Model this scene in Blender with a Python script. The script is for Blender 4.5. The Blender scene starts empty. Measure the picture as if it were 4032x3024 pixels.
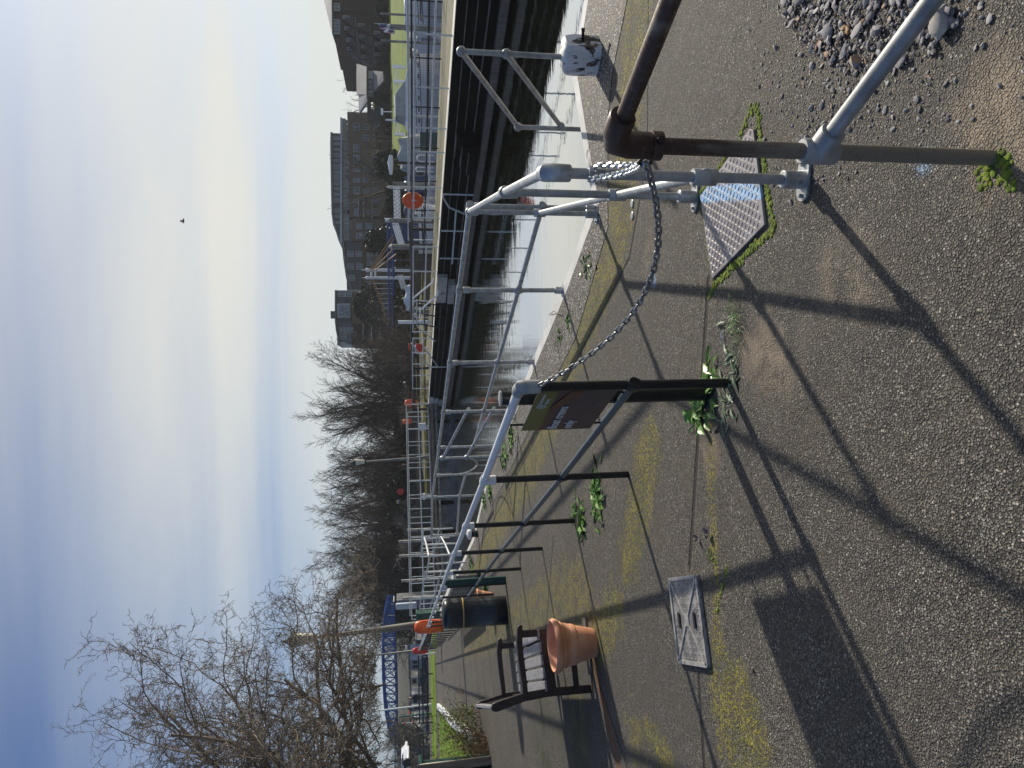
import bpy, math, random
from mathutils import Vector, Matrix
R=math.radians; PI=math.pi
sc=bpy.context.scene; col=sc.collection
# ---------------------------------------------------------------- camera (phone held sideways: picture-left is up)
FPX,PIT,ROL,HC=2706.,.1542,-.019,1.64
F=Vector((0,math.cos(PIT),-math.sin(PIT))); U0=Vector((0,math.sin(PIT),math.cos(PIT))); R0=Vector((1,0,0))
R2=R0*math.cos(ROL)+U0*math.sin(ROL); U2=-R0*math.sin(ROL)+U0*math.cos(ROL)
cd=bpy.data.cameras.new('camera'); cam=bpy.data.objects.new('camera',cd); col.objects.link(cam)
cd.sensor_width=36; cd.lens=FPX/4032*36; cd.clip_start=.05; cd.clip_end=6000
M=Matrix.Identity(4)
for i,v in enumerate((-U2,R2,-F)):
    for j in range(3): M[j][i]=v[j]
M[2][3]=HC; cam.matrix_world=M; sc.camera=cam
# ---------------------------------------------------------------- sky, sun, exposure
SUNAZ,SUNEL=R(45.5),R(27)
SD=Vector((math.sin(SUNAZ)*math.cos(SUNEL),math.cos(SUNAZ)*math.cos(SUNEL),math.sin(SUNEL)))
w=bpy.data.worlds.new('World'); sc.world=w; w.use_nodes=True
nt=w.node_tree; nt.nodes.clear()
def N(nt,t,ins=None,**pr):
    n=nt.nodes.new(t)
    for k,v in pr.items(): setattr(n,k,v)
    for k,v in (ins or {}).items():
        s=n.inputs[k]
        if isinstance(v,bpy.types.NodeSocket): nt.links.new(v,s)
        else: s.default_value=v
    return n
def MA(nt,op,a,b=0.,c=None,clamp=False):
    i={0:a,1:b}
    if c is not None: i[2]=c
    return N(nt,'ShaderNodeMath',i,operation=op,use_clamp=clamp).outputs[0]
def MR(nt,v,a,b,c=0.,d=1.,smooth=True):
    return N(nt,'ShaderNodeMapRange',{0:v,1:a,2:b,3:c,4:d},interpolation_type='SMOOTHSTEP' if smooth else 'LINEAR').outputs[0]
def MIX(nt,f,a,b,mode='MIX'):
    n=nt.nodes.new('ShaderNodeMix'); n.data_type='RGBA'; n.blend_type=mode
    for k,v in ((0,f),(6,a),(7,b)):
        if isinstance(v,bpy.types.NodeSocket): nt.links.new(v,n.inputs[k])
        elif k==0: n.inputs[k].default_value=v
        else: n.inputs[k].default_value=(*v,1) if len(v)==3 else v
    return n.outputs[2]
sky=N(nt,'ShaderNodeTexSky',sky_type='NISHITA',sun_disc=False,sun_elevation=SUNEL,sun_rotation=SUNAZ,air_density=1.,dust_density=1.2,ozone_density=2.0)
tc=N(nt,'ShaderNodeTexCoord').outputs['Generated']
sep=N(nt,'ShaderNodeSeparateXYZ',{0:tc})
# thin streaky cirrus on a flat cloud sheet: streaks run toward the sun side of the horizon
zc=MA(nt,'ADD',MA(nt,'MAXIMUM',sep.outputs[2],0.),.10)
pl=N(nt,'ShaderNodeVectorMath',{0:tc,1:N(nt,'ShaderNodeCombineXYZ',{0:zc,1:zc,2:zc}).outputs[0]},operation='DIVIDE').outputs[0]
mp=N(nt,'ShaderNodeMapping',{0:pl,'Rotation':(0,0,R(-33)),'Scale':(.22,.8,0.)}).outputs[0]
mp2=N(nt,'ShaderNodeMapping',{0:pl,'Rotation':(0,0,R(-25)),'Scale':(.4,.8,0.),'Location':(3,1,0)}).outputs[0]
n1=N(nt,'ShaderNodeTexNoise',{'Vector':mp,'Scale':1.5,'Detail':6.,'Roughness':.52,'Distortion':.5}).outputs[0]
n2=N(nt,'ShaderNodeTexNoise',{'Vector':mp2,'Scale':.8,'Detail':3.,'Roughness':.5}).outputs[0]
dsun=N(nt,'ShaderNodeVectorMath',{0:tc,1:tuple(SD)},operation='DOT_PRODUCT').outputs['Value']
thin=MA(nt,'ADD',MA(nt,'MULTIPLY',n1,1.1),MA(nt,'MULTIPLY',n2,.8))
side=MR(nt,dsun,.05,.85)
low=MR(nt,sep.outputs[2],.0,.42,1.,0.)
cov=MA(nt,'ADD',MA(nt,'ADD',MA(nt,'MULTIPLY',side,.74),MA(nt,'MULTIPLY',low,.36)),MA(nt,'MULTIPLY',MA(nt,'SUBTRACT',thin,.97),1.05),clamp=True)
cov=MA(nt,'MULTIPLY',cov,.94)
glow=MIX(nt,MR(nt,dsun,.25,.92),(3.5,4.2,5.1),(6.5,6.4,5.7))
ccol=MIX(nt,MR(nt,low,.3,1.,0.,.45),glow,(5.2,5.7,5.9))
skyc=MIX(nt,1.,sky.outputs[0],(.40,.52,.74),'MULTIPLY')
csk=MIX(nt,cov,skyc,ccol)
bg=N(nt,'ShaderNodeBackground',{0:csk,1:.11})
N(nt,'ShaderNodeOutputWorld',{0:bg.outputs[0]})
sl=bpy.data.lights.new('sun','SUN'); sl.energy=4.4; sl.angle=R(1.1); sl.color=(1.,.92,.79)
so=bpy.data.objects.new('sun',sl); col.objects.link(so); so.rotation_euler=SD.to_track_quat('Z','Y').to_euler(); so.location=(30,30,30)
sc.view_settings.view_transform='Standard'; sc.view_settings.look='None'; sc.view_settings.exposure=.22; sc.view_settings.gamma=1.
# ---------------------------------------------------------------- measuring helpers
def ray(x,y): return F+R2*((1512-y)/FPX)-U2*((x-2016)/FPX)
def G(x,y,z=0.):
    v=ray(x,y); s=(z-HC)/v.z; return Vector((v.x*s,v.y*s,z))
def AT(x,y,Y):
    v=ray(x,y); s=Y/v.y; return Vector((v.x*s,Y,HC+v.z*s))
def V(*a): return Vector(a)
# ---------------------------------------------------------------- materials
MATS={}
def mat(name):
    m=bpy.data.materials.new(name); m.use_nodes=True; t=m.node_tree; t.nodes.clear(); MATS[name]=m; return m,t
def out(t,bs): N(t,'ShaderNodeOutputMaterial',{0:bs})
def POS(t): return N(t,'ShaderNodeNewGeometry').outputs['Position']
def NOI(t,v,s,d=3.,r=.55,k=0): return N(t,'ShaderNodeTexNoise',{'Vector':v,'Scale':s,'Detail':d,'Roughness':r}).outputs[k]
def BUMP(t,h,dist,st=1.): return N(t,'ShaderNodeBump',{'Height':h,'Distance':dist,'Strength':st}).outputs[0]
def simple(name,c,rough=.6,metal=0.,var=.25,scale=8.,bump=0.,bs=40.,c2=None,thr=(.45,.65),spec=.5,coord='Position',stretch=None,emit=0):
    m,t=mat(name)
    if coord=='Position': v=POS(t)
    else: v=N(t,'ShaderNodeTexCoord').outputs['Object']
    if stretch: v=N(t,'ShaderNodeMapping',{0:v,'Scale':stretch}).outputs[0]
    n=NOI(t,v,scale,5.,.6)
    a=tuple(x*(1-var) for x in c); b=tuple(min(1,x*(1+var)) for x in c)
    colr=MIX(t,MR(t,n,.3,.7),a,b)
    if c2: colr=MIX(t,MR(t,NOI(t,v,scale*.6+1.3,6.,.65),thr[0],thr[1]),colr,c2)
    i={'Base Color':colr,'Roughness':rough,'Metallic':metal,'Specular IOR Level':spec}
    if bump: i['Normal']=BUMP(t,NOI(t,v,bs,4.,.6),bump)
    out(t,N(t,'ShaderNodeBsdfPrincipled',i).outputs[0]); return m
simple('galv',(.42,.43,.43),.42,.55,.22,14.,c2=(.55,.58,.6),thr=(.5,.7),bump=.0006,bs=90)
simple('galv_dull',(.34,.345,.34),.5,.45,.25,12.,c2=(.42,.44,.44),thr=(.5,.75),bump=.0006,bs=80)
simple('galv_far',(.52,.55,.56),.5,.3,.15,4.)
simple('white_paint',(.76,.77,.78),.4,0,.06,9.,c2=(.5,.46,.4),thr=(.66,.72),bump=.0005,bs=30)
simple('white_clean',(.78,.79,.8),.4,0,.04,3.)
simple('black_paint',(.012,.013,.014),.32,0,.3,20.,c2=(.05,.045,.035),thr=(.64,.72),bump=.0007,bs=45)
simple('grey_rail',(.06,.075,.08),.3,0,.25,14.,bump=.0005,bs=60)
simple('black_iron',(.012,.012,.016),.5,0,.3,5.)
simple('steel_chain',(.26,.27,.27),.38,.7,.35,60.,c2=(.17,.1,.06),thr=(.6,.72))
simple('bright_chain',(.55,.58,.6),.3,.8,.2,60.)
simple('bolt',(.05,.035,.03),.5,.6,.3,60.)
simple('wood_bench',(.033,.02,.017),.42,0,.4,6.,bump=.0012,bs=14.,stretch=(3,1,6))
simple('wood_slat',(.27,.265,.28),.5,0,.3,9.,c2=(.09,.06,.055),thr=(.52,.7),bump=.001,bs=30.,stretch=(6,1,1))
simple('timber_pale',(.18,.145,.11),.8,0,.3,4.,c2=(.1,.085,.07),thr=(.5,.7),bump=.003,bs=18.,stretch=(4,4,.6))
simple('timber_white',(.55,.53,.48),.75,0,.15,5.,c2=(.25,.2,.16),thr=(.58,.7),bump=.002,bs=18.)
simple('timber_grey',(.2,.19,.17),.8,0,.35,1.2,c2=(.32,.32,.29),thr=(.5,.6),bump=.01,bs=3.,stretch=(2,2,.5))
simple('timber_dark',(.03,.022,.018),.7,0,.4,2.)
simple('bin_blk',(.006,.009,.014),.3,0,.25,5.,c2=(.03,.035,.04),thr=(.6,.7),bump=.0006,bs=25)
simple('yellow_paint',(.5,.38,.04),.6,0,.2,2.,c2=(.25,.22,.1),thr=(.5,.65))
simple('gold',(.55,.38,.1),.4,.5,.1,10.)
simple('orange',(.75,.11,.02),.4,0,.12,3.,c2=(.75,.3,.05),thr=(.55,.75))
simple('red',(.62,.035,.02),.4,0,.15,3.)
simple('dkgreen',(.012,.06,.045),.45,0,.2,3.)
simple('midgreen',(.02,.12,.09),.5,0,.2,3.)
simple('slate',(.10,.11,.13),.6,0,.2,.5)
simple('zinc',(.12,.14,.17),.5,.1,.15,.4)
simple('zinc_dark',(.055,.06,.07),.5,.1,.15,.4)
simple('zinc_green',(.14,.18,.17),.6,.1,.15,.4)
simple('render_white',(.5,.5,.47),.8,0,.08,.6)
simple('stone_pale',(.38,.36,.32),.85,0,.2,2.,c2=(.12,.12,.09),thr=(.55,.7),bump=.006,bs=6.)
simple('stone_painted',(.62,.61,.58),.75,0,.12,2.,c2=(.2,.2,.15),thr=(.58,.66),bump=.004,bs=10.)
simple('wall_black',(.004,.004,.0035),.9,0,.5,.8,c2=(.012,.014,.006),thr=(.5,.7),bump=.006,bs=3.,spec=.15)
simple('ledge',(.15,.14,.12),.8,0,.5,2.,bump=.004,bs=9.)
simple('concrete_grey',(.16,.17,.18),.85,0,.25,1.2,c2=(.09,.1,.09),thr=(.5,.7),bump=.004,bs=9.)
simple('boat_white',(.62,.64,.68),.3,0,.05,1.)
simple('boat_glass',(.01,.012,.018),.08,0,.2,3.)
simple('boat_navy',(.012,.03,.10),.4,0,.2,2.)
simple('tarp',(.33,.35,.34),.7,0,.15,1.5,bump=.02,bs=2.)
simple('blue_steel',(.02,.075,.27),.45,0,.2,1.)
simple('cable',(.42,.23,.07),.6,0,.2,3.)
simple('glass',(.10,.13,.16),.12,0,.3,.3,spec=.8)
simple('lamp_glass',(.62,.57,.44),.35,0,.08,5.)
simple('bark_near',(.19,.155,.12),.85,0,.35,3.,c2=(.16,.17,.05),thr=(.6,.75))
simple('bark_dark',(.075,.06,.048),.9,0,.3,1.)
simple('bark_brown',(.13,.10,.075),.9,0,.3,.6)
simple('bark_grey',(.13,.12,.10),.9,0,.3,.6)
simple('twig_thicket',(.11,.085,.06),.9,0,.4,.5,c2=(.05,.055,.035),thr=(.45,.6))
simple('evergreen',(.03,.045,.022),.6,0,.5,.8,c2=(.07,.08,.045),thr=(.6,.75))
simple('ivy',(.05,.055,.015),.6,0,.4,.8)
simple('leaf',(.11,.24,.03),.42,0,.4,25.,c2=(.16,.27,.03),thr=(.5,.7))
simple('leaf_grey',(.16,.22,.13),.5,0,.3,25.)
simple('leaf_olive',(.16,.2,.05),.55,0,.4,9.)
simple('dead_stem',(.17,.10,.06),.8,0,.45,12.)
simple('dead_leaf',(.22,.17,.15),.7,0,.3,30.)
simple('moss',(.13,.19,.02),.95,0,.5,40.,c2=(.24,.25,.03),thr=(.45,.7),bump=.004,bs=160.)
simple('flower_white',(.8,.8,.78),.5,0,.1,9.)
simple('bird',(.08,.08,.09),.7,0,.2,9.)
simple('flag_red',(.6,.05,.06),.7,0,.1,3.); simple('flag_blue',(.03,.05,.2),.7,0,.1,3.)
simple('sign_green',(.13,.155,.04),.35,0,.12,4.)
simple('sign_sheen',(.10,.04,.03),.35,0,.35,5.)
simple('sign_plum',(.045,.033,.045),.3,0,.3,5.)
simple('sign_text',(.72,.7,.68),.5,0,.05,9.)
simple('scratch',(.2,.16,.15),.5,0,.2,9.)
simple('warning_panel',(.42,.46,.55),.6,0,.1,1.)
simple('bollard_black',(.01,.01,.013),.4,0,.3,5.)
simple('person_coat',(.015,.018,.03),.8,0,.2,3.); simple('skin',(.4,.22,.15),.6,0,.1,3.)
def rust_pipe():
    m,t=mat('rust_pipe'); p=POS(t)
    v=N(t,'ShaderNodeMapping',{0:p,'Scale':(14,14,3)}).outputs[0]
    n=NOI(t,v,1.6,5.,.6); z=N(t,'ShaderNodeSeparateXYZ',{0:p}).outputs[2]
    mk=MA(t,'ADD',MR(t,z,.35,1.05,-.28,.22),n)
    c=MIX(t,MR(t,mk,.45,.7),(.25,.215,.16),(.075,.042,.032))
    c=MIX(t,MR(t,NOI(t,p,60.,4.),.55,.75),c,(.16,.13,.10))
    out(t,N(t,'ShaderNodeBsdfPrincipled',{'Base Color':c,'Roughness':.5,'Metallic':.25,'Normal':BUMP(t,NOI(t,p,120.,4.),.0008)}).outputs[0])
rust_pipe()
def peeled():
    m,t=mat('peeled_paint'); p=POS(t)
    v=N(t,'ShaderNodeMapping',{0:p,'Scale':(1,1,.55)}).outputs[0]
    a=N(t,'ShaderNodeTexNoise',{'Vector':v,'Scale':9.5,'Detail':8.,'Roughness':.62,'Distortion':.6}).outputs[0]
    z=N(t,'ShaderNodeSeparateXYZ',{0:p}).outputs[2]
    k=MR(t,MA(t,'ADD',a,MR(t,z,0.,.28,.05,-.03)),.535,.545)
    wd=MIX(t,MR(t,NOI(t,N(t,'ShaderNodeMapping',{0:p,'Scale':(40,40,3)}).outputs[0],1.),.35,.65),(.012,.01,.01),(.16,.10,.07))
    wh=MIX(t,MR(t,NOI(t,p,3.),.3,.7),(.66,.64,.6),(.8,.79,.77))
    wh=MIX(t,MR(t,N(t,'ShaderNodeTexVoronoi',{'Vector':p,'Scale':26.},feature='DISTANCE_TO_EDGE').outputs[0],0.,.03,.55,0.),wh,(.3,.25,.2))
    h=MA(t,'SUBTRACT',1.,k)
    out(t,N(t,'ShaderNodeBsdfPrincipled',{'Base Color':MIX(t,k,wh,wd),'Roughness':.6,'Normal':BUMP(t,h,.006)}).outputs[0])
peeled()
def terracotta():
    m,t=mat('terracotta'); p=POS(t)
    c=MIX(t,MR(t,NOI(t,p,5.,5.),.3,.7),(.55,.23,.12),(.68,.34,.2))
    c=MIX(t,MR(t,NOI(t,p,14.,6.,.7),.6,.75),c,(.62,.42,.32))
    out(t,N(t,'ShaderNodeBsdfPrincipled',{'Base Color':c,'Roughness':.75,'Normal':BUMP(t,NOI(t,p,70.,4.),.0015)}).outputs[0])
terracotta()
def brick(name,c1,c2,mo,s=1.):
    m,t=mat(name); p=POS(t); sp=N(t,'ShaderNodeSeparateXYZ',{0:p})
    cv=N(t,'ShaderNodeCombineXYZ',{0:MA(t,'ADD',sp.outputs[0],sp.outputs[1]),1:sp.outputs[2]}).outputs[0]
    b=N(t,'ShaderNodeTexBrick',{'Vector':cv,'Color1':(*c1,1),'Color2':(*c2,1),'Mortar':(*mo,1),'Scale':s,'Brick Width':.45,'Row Height':.15,'Mortar Size':.02})
    c=MIX(t,MR(t,NOI(t,p,.25,4.),.3,.7,0,.5),b.outputs[0],tuple(x*.65 for x in c1))
    out(t,N(t,'ShaderNodeBsdfPrincipled',{'Base Color':c,'Roughness':.85}).outputs[0])
brick('brick_brown',(.055,.03,.022),(.045,.024,.019),(.05,.038,.034))
brick('brick_tan',(.20,.135,.075),(.17,.115,.062),(.15,.12,.08))
def line_mask(t,p,a,b,w,soft):
    """1 near the ground segment a-b"""
    d=Vector((b[0]-a[0],b[1]-a[1],0)); L=d.length; d/=L; n=Vector((-d.y,d.x,0))
    q=N(t,'ShaderNodeVectorMath',{0:p,1:(a[0],a[1],0)},operation='SUBTRACT').outputs[0]
    u=N(t,'ShaderNodeVectorMath',{0:q,1:tuple(d)},operation='DOT_PRODUCT').outputs['Value']
    v=MA(t,'ABSOLUTE',N(t,'ShaderNodeVectorMath',{0:q,1:tuple(n)},operation='DOT_PRODUCT').outputs['Value'])
    e=MA(t,'MAXIMUM',MA(t,'MULTIPLY',u,-1.),MA(t,'SUBTRACT',u,L)); e=MA(t,'MAXIMUM',e,0.)
    return MR(t,MA(t,'ADD',v,e),w,w+soft,1.,0.)
def spot(t,p,a,r,asp=(1,1)):
    q=N(t,'ShaderNodeVectorMath',{0:p,1:(a[0],a[1],0)},operation='SUBTRACT').outputs[0]
    q=N(t,'ShaderNodeVectorMath',{0:q,1:(asp[0],asp[1],0)},operation='MULTIPLY').outputs[0]
    return MR(t,N(t,'ShaderNodeVectorMath',{0:q},operation='LENGTH').outputs['Value'],r*.15,r,1.,0.)
def mx(t,*a):
    r=a[0]
    for x in a[1:]: r=MA(t,'MAXIMUM',r,x)
    return r
def grains(t,p,sc_,dark,mid,light,pl=.9):
    vo=N(t,'ShaderNodeTexVoronoi',{'Vector':p,'Scale':sc_,'Randomness':1.})
    rnd=N(t,'ShaderNodeSeparateColor',{0:vo.outputs['Color']}).outputs[0]
    r=N(t,'ShaderNodeValToRGB',{0:rnd}); cr=r.color_ramp
    cr.elements[0].position=0; cr.elements[0].color=(*dark,1); cr.elements[1].position=pl; cr.elements[1].color=(*mid,1)
    e=cr.elements.new(min(.99,pl+.05)); e.color=(*light,1)
    gap=MR(t,vo.outputs['Distance'],.30,.66,1.,0.)
    return r.outputs[0],vo.outputs['Distance'],gap,rnd
def asphalt():
    m,t=mat('asphalt'); p=POS(t)
    wp=N(t,'ShaderNodeVectorMath',{0:p,1:N(t,'ShaderNodeVectorMath',{0:NOI(t,p,35.,2.,.5,1),1:(.014,.014,.014)},operation='MULTIPLY').outputs[0]},operation='ADD').outputs[0]
    c,d,ed,rnd=grains(t,wp,122.,(.078,.072,.064),(.275,.245,.205),(.58,.53,.45),.93)
    c=MIX(t,MA(t,'ADD',MA(t,'MULTIPLY',ed,.85),.15),(.03,.026,.02),c)  # shadows between the stones are painted in as dark gaps
    big=NOI(t,p,.55,5.,.6); mid=NOI(t,p,2.6,5.,.6)
    c=MIX(t,MR(t,mid,.4,.72,0,.5),c,(.115,.092,.066))
    c=MIX(t,MR(t,big,.42,.62,0,.35),c,(.075,.072,.066))
    # worn pale sandy patches
    sn=NOI(t,p,4.5,6.,.62)
    sand=mx(t,spot(t,p,G(3030,1390),.42,(1.3,1)),spot(t,p,G(3330,1080),.26),spot(t,p,G(2790,1790),.2),spot(t,p,G(3950,470),.32),spot(t,p,G(2560,1010),.18))
    sand=MA(t,'MULTIPLY',sand,MR(t,sn,.38,.62),clamp=True)
    sandf=MA(t,'MULTIPLY',sand,MA(t,'ADD',MA(t,'MULTIPLY',rnd,.4),.55))
    c=MIX(t,sandf,c,(.34,.27,.19))
    # lichen spots toward the viewer's feet
    l=N(t,'ShaderNodeTexVoronoi',{'Vector':N(t,'ShaderNodeVectorMath',{0:p,1:NOI(t,p,22.,4.,.6,1)},operation='ADD').outputs[0],'Scale':5.5})
    lm=MA(t,'MULTIPLY',MR(t,l.outputs['Distance'],.10,.2,1.,0.),MR(t,NOI(t,p,2.1,2.),.36,.5))
    lm=MA(t,'MULTIPLY',lm,mx(t,spot(t,p,(-1.0,1.9),1.9),spot(t,p,(-1.9,2.8),2.2),spot(t,p,(-3.2,12.),2.5)))
    c=MIX(t,MA(t,'MULTIPLY',lm,.85),c,(.55,.53,.47))
    # moss: along joints, under rails, in drifts parallel to the lock
    wob=MA(t,'MULTIPLY',MA(t,'SUBTRACT',NOI(t,p,1.6,3.),.5),.0)
    m1=line_mask(t,p,(2.9,4.45),(1.1,5.1),.16,.35); m2=line_mask(t,p,(1.1,5.1),(-1.0,8.8),.12,.38)
    m3=line_mask(t,p,(-1.0,8.8),(-7.5,24.),.15,.5); m4=line_mask(t,p,G(2560,1740),G(2470,2230),.10,.3)
    m5=line_mask(t,p,G(2430,2380),G(2330,2560),.1,.3); m6=line_mask(t,p,G(2860,2700),G(2950,2990),.16,.3)
    m7=line_mask(t,p,(-2.0,6.4),(-8.,21.),.2,.5); m8=line_mask(t,p,G(2790,1560),G(2840,2960),.015,.1)
    m9=spot(t,p,(-3.4,6.7),.8); m10=spot(t,p,G(2500,2900),.5); m11=line_mask(t,p,G(2560,2880),G(2640,3010),.03,.25)
    mm=mx(t,m1,m2,m3,m4,m5,m6,MA(t,'MULTIPLY',m7,.8),MA(t,'MULTIPLY',m8,.8),MA(t,'MULTIPLY',m9,.8),MA(t,'MULTIPLY',m10,.75),m11)
    mn=MA(t,'ADD',MA(t,'MULTIPLY',NOI(t,p,5.,4.,.6),.5),MA(t,'MULTIPLY',NOI(t,N(t,'ShaderNodeMapping',{0:p,'Rotation':(0,0,R(22)),'Scale':(1,.45,1)}).outputs[0],34.,4.,.7),.6))
    gate=MR(t,MA(t,'ADD',mn,MA(t,'MULTIPLY',mm,.22)),.665,.715)
    mk=MA(t,'MULTIPLY',MA(t,'MULTIPLY',mm,gate),MA(t,'MULTIPLY',MR(t,NOI(t,p,48.,3.,.6),.46,.56,.12,1.),MR(t,NOI(t,p,17.,3.),.4,.55,.35,1.)),clamp=True)
    mc=MIX(t,MR(t,NOI(t,p,5.,3.),.35,.65),(.25,.24,.02),(.42,.36,.035))
    c=MIX(t,MA(t,'MULTIPLY',mk,.9),c,mc)
    # damp mossy green ground behind the bench, broken-colour orange strip
    gm=mx(t,spot(t,p,(-3.9,6.9),1.1,(1,.9)),spot(t,p,(-4.6,8.4),1.2))
    c=MIX(t,MA(t,'MULTIPLY',gm,MR(t,mid,.35,.65,.25,.8)),c,(.05,.055,.022))
    og=line_mask(t,p,G(2335,2600),G(2480,3200),.055,.03)
    c=MIX(t,MA(t,'MULTIPLY',og,MR(t,NOI(t,p,12.,4.),.35,.6,.45,.9)),c,(.20,.085,.035))
    # joints
    jn=mx(t,line_mask(t,p,(3.5,4.28),(1.5,4.42),.006,.012),line_mask(t,p,(1.5,4.42),(.9,4.83),.008,.02),line_mask(t,p,(.9,4.83),(-5.5,20.),.008,.02),
          line_mask(t,p,(.55,3.52),(-1.1,3.85),.01,.02),line_mask(t,p,(-1.7,3.75),(-6,3.3),.008,.02),line_mask(t,p,G(2130,2720),G(2180,2110),.006,.02),line_mask(t,p,G(2330,2600),G(2560,3300),.008,.015))
    c=MIX(t,MA(t,'MULTIPLY',jn,.75),c,(.015,.012,.009))
    bl=mx(t,spot(t,p,G(2575,1105),.07),spot(t,p,G(3640,640),.06))
    c=MIX(t,MA(t,'MULTIPLY',MA(t,'MULTIPLY',bl,MR(t,rnd,.3,.6)),.8),c,(.3,.47,.7))
    h=MA(t,'ADD',MA(t,'MULTIPLY',ed,.7),MA(t,'ADD',MA(t,'MULTIPLY',rnd,.8),MA(t,'MULTIPLY',mk,1.2)))
    h2=MA(t,'SUBTRACT',h,MA(t,'MULTIPLY',jn,2.))
    nb=BUMP(t,h2,.0075); nb2=N(t,'ShaderNodeBump',{'Height':NOI(t,p,6.,4.),'Distance':.02,'Strength':1.,'Normal':nb}).outputs[0]
    out(t,N(t,'ShaderNodeBsdfPrincipled',{'Base Color':c,'Roughness':.78,'Normal':nb2,'Specular IOR Level':.4}).outputs[0])
asphalt()
def coping():
    m,t=mat('coping'); p=POS(t)
    c,d,ed,rnd=grains(t,p,62.,(.10,.085,.07),(.30,.26,.22),(.7,.67,.62),.80)
    c=MIX(t,ed,(.04,.034,.03),c)
    c=MIX(t,MR(t,NOI(t,p,1.6,5.,.6),.4,.7,0,.6),c,(.10,.085,.065))
    c=MIX(t,MA(t,'MULTIPLY',MR(t,NOI(t,p,5.,6.,.7),.56,.68),.7),c,(.15,.15,.03))
    out(t,N(t,'ShaderNodeBsdfPrincipled',{'Base Color':c,'Roughness':.7,'Normal':BUMP(t,MA(t,'ADD',ed,rnd),.005)}).outputs[0])
coping()
def island():
    m,t=mat('mossy_concrete'); p=POS(t)
    c=MIX(t,MR(t,NOI(t,p,.9,5.,.6),.35,.65),(.085,.073,.05),(.145,.125,.08))
    c=MIX(t,MR(t,NOI(t,p,2.6,6.,.7),.45,.62),c,(.15,.155,.035))
    c=MIX(t,MR(t,NOI(t,p,8.,6.,.7),.52,.66),c,(.07,.06,.035))
    out(t,N(t,'ShaderNodeBsdfPrincipled',{'Base Color':c,'Roughness':.9,'Normal':BUMP(t,NOI(t,p,6.,5.),.03)}).outputs[0])
island()
def grassm(name,a,b):
    m,t=mat(name); p=POS(t)
    c=MIX(t,MR(t,NOI(t,p,.35,5.,.6),.3,.7),a,b)
    c=MIX(t,MR(t,NOI(t,p,9.,5.,.7),.4,.7,0,.5),c,tuple(x*.45 for x in a))
    out(t,N(t,'ShaderNodeBsdfPrincipled',{'Base Color':c,'Roughness':.9,'Specular IOR Level':.15,'Normal':BUMP(t,NOI(t,p,25.,5.,.7),.03)}).outputs[0])
grassm('grass',(.13,.22,.02),(.21,.31,.035)); grassm('earth',(.055,.045,.03),(.09,.085,.04)); grassm('hillside',(.10,.10,.085),(.14,.13,.10))
grassm('grass_far',(.13,.2,.03),(.22,.28,.04))
def water():
    m,t=mat('water'); p=POS(t)
    q=N(t,'ShaderNodeMapping',{0:p,'Rotation':(0,0,R(22)),'Scale':(1.,2.2,1.)}).outputs[0]
    a=NOI(t,q,1.1,3.,.5); b=NOI(t,q,6.,2.,.5)
    far=MR(t,N(t,'ShaderNodeSeparateXYZ',{0:p}).outputs[1],8.,45.,.25,1.)
    h=MA(t,'ADD',a,MA(t,'MULTIPLY',b,.12))
    nb=N(t,'ShaderNodeBump',{'Height':h,'Distance':.010,'Strength':far}).outputs[0]
    df=N(t,'ShaderNodeBsdfDiffuse',{0:(.085,.085,.028,1),'Roughness':1.}).outputs[0]
    gl=N(t,'ShaderNodeBsdfGlossy',{0:(.96,.96,.95,1),'Roughness':.02,'Normal':nb}).outputs[0]
    fr=N(t,'ShaderNodeFresnel',{'IOR':1.5,'Normal':nb}).outputs[0]
    fc=MR(t,fr,.02,.3,.35,.86,False)
    out(t,N(t,'ShaderNodeMixShader',{0:fc,1:df,2:gl}).outputs[0])
water()
def plate():
    m,t=mat('steel_plate'); p=POS(t)
    c=MIX(t,MR(t,NOI(t,p,9.,5.,.65),.35,.65),(.20,.175,.175),(.32,.30,.31))
    bl=line_mask(t,p,G(2750,770),G(3012,748),.03,.022)
    c=MIX(t,MA(t,'MULTIPLY',bl,MR(t,NOI(t,p,45.,3.,.6),.36,.5)),c,(.33,.52,.78))
    out(t,N(t,'ShaderNodeBsdfPrincipled',{'Base Color':c,'Roughness':.45,'Metallic':.4,'Normal':BUMP(t,NOI(t,p,80.,3.),.0006)}).outputs[0])
plate()
def rustcover():
    m,t=mat('cast_cover'); p=POS(t)
    c=MIX(t,MR(t,NOI(t,p,7.,6.,.65),.42,.6),(.19,.18,.17),(.42,.40,.37))
    c=MIX(t,MR(t,NOI(t,p,30.,4.,.65),.62,.72),c,(.1,.05,.03))
    out(t,N(t,'ShaderNodeBsdfPrincipled',{'Base Color':c,'Roughness':.5,'Metallic':.45,'Normal':BUMP(t,NOI(t,p,90.,3.),.0008)}).outputs[0])
rustcover()
simple('cast_rib',(.40,.385,.36),.5,.35,.25,20.,c2=(.16,.15,.14),thr=(.55,.7),bump=.0008,bs=60)
simple('tread',(.42,.39,.38),.4,.4,.2,30.)
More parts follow.
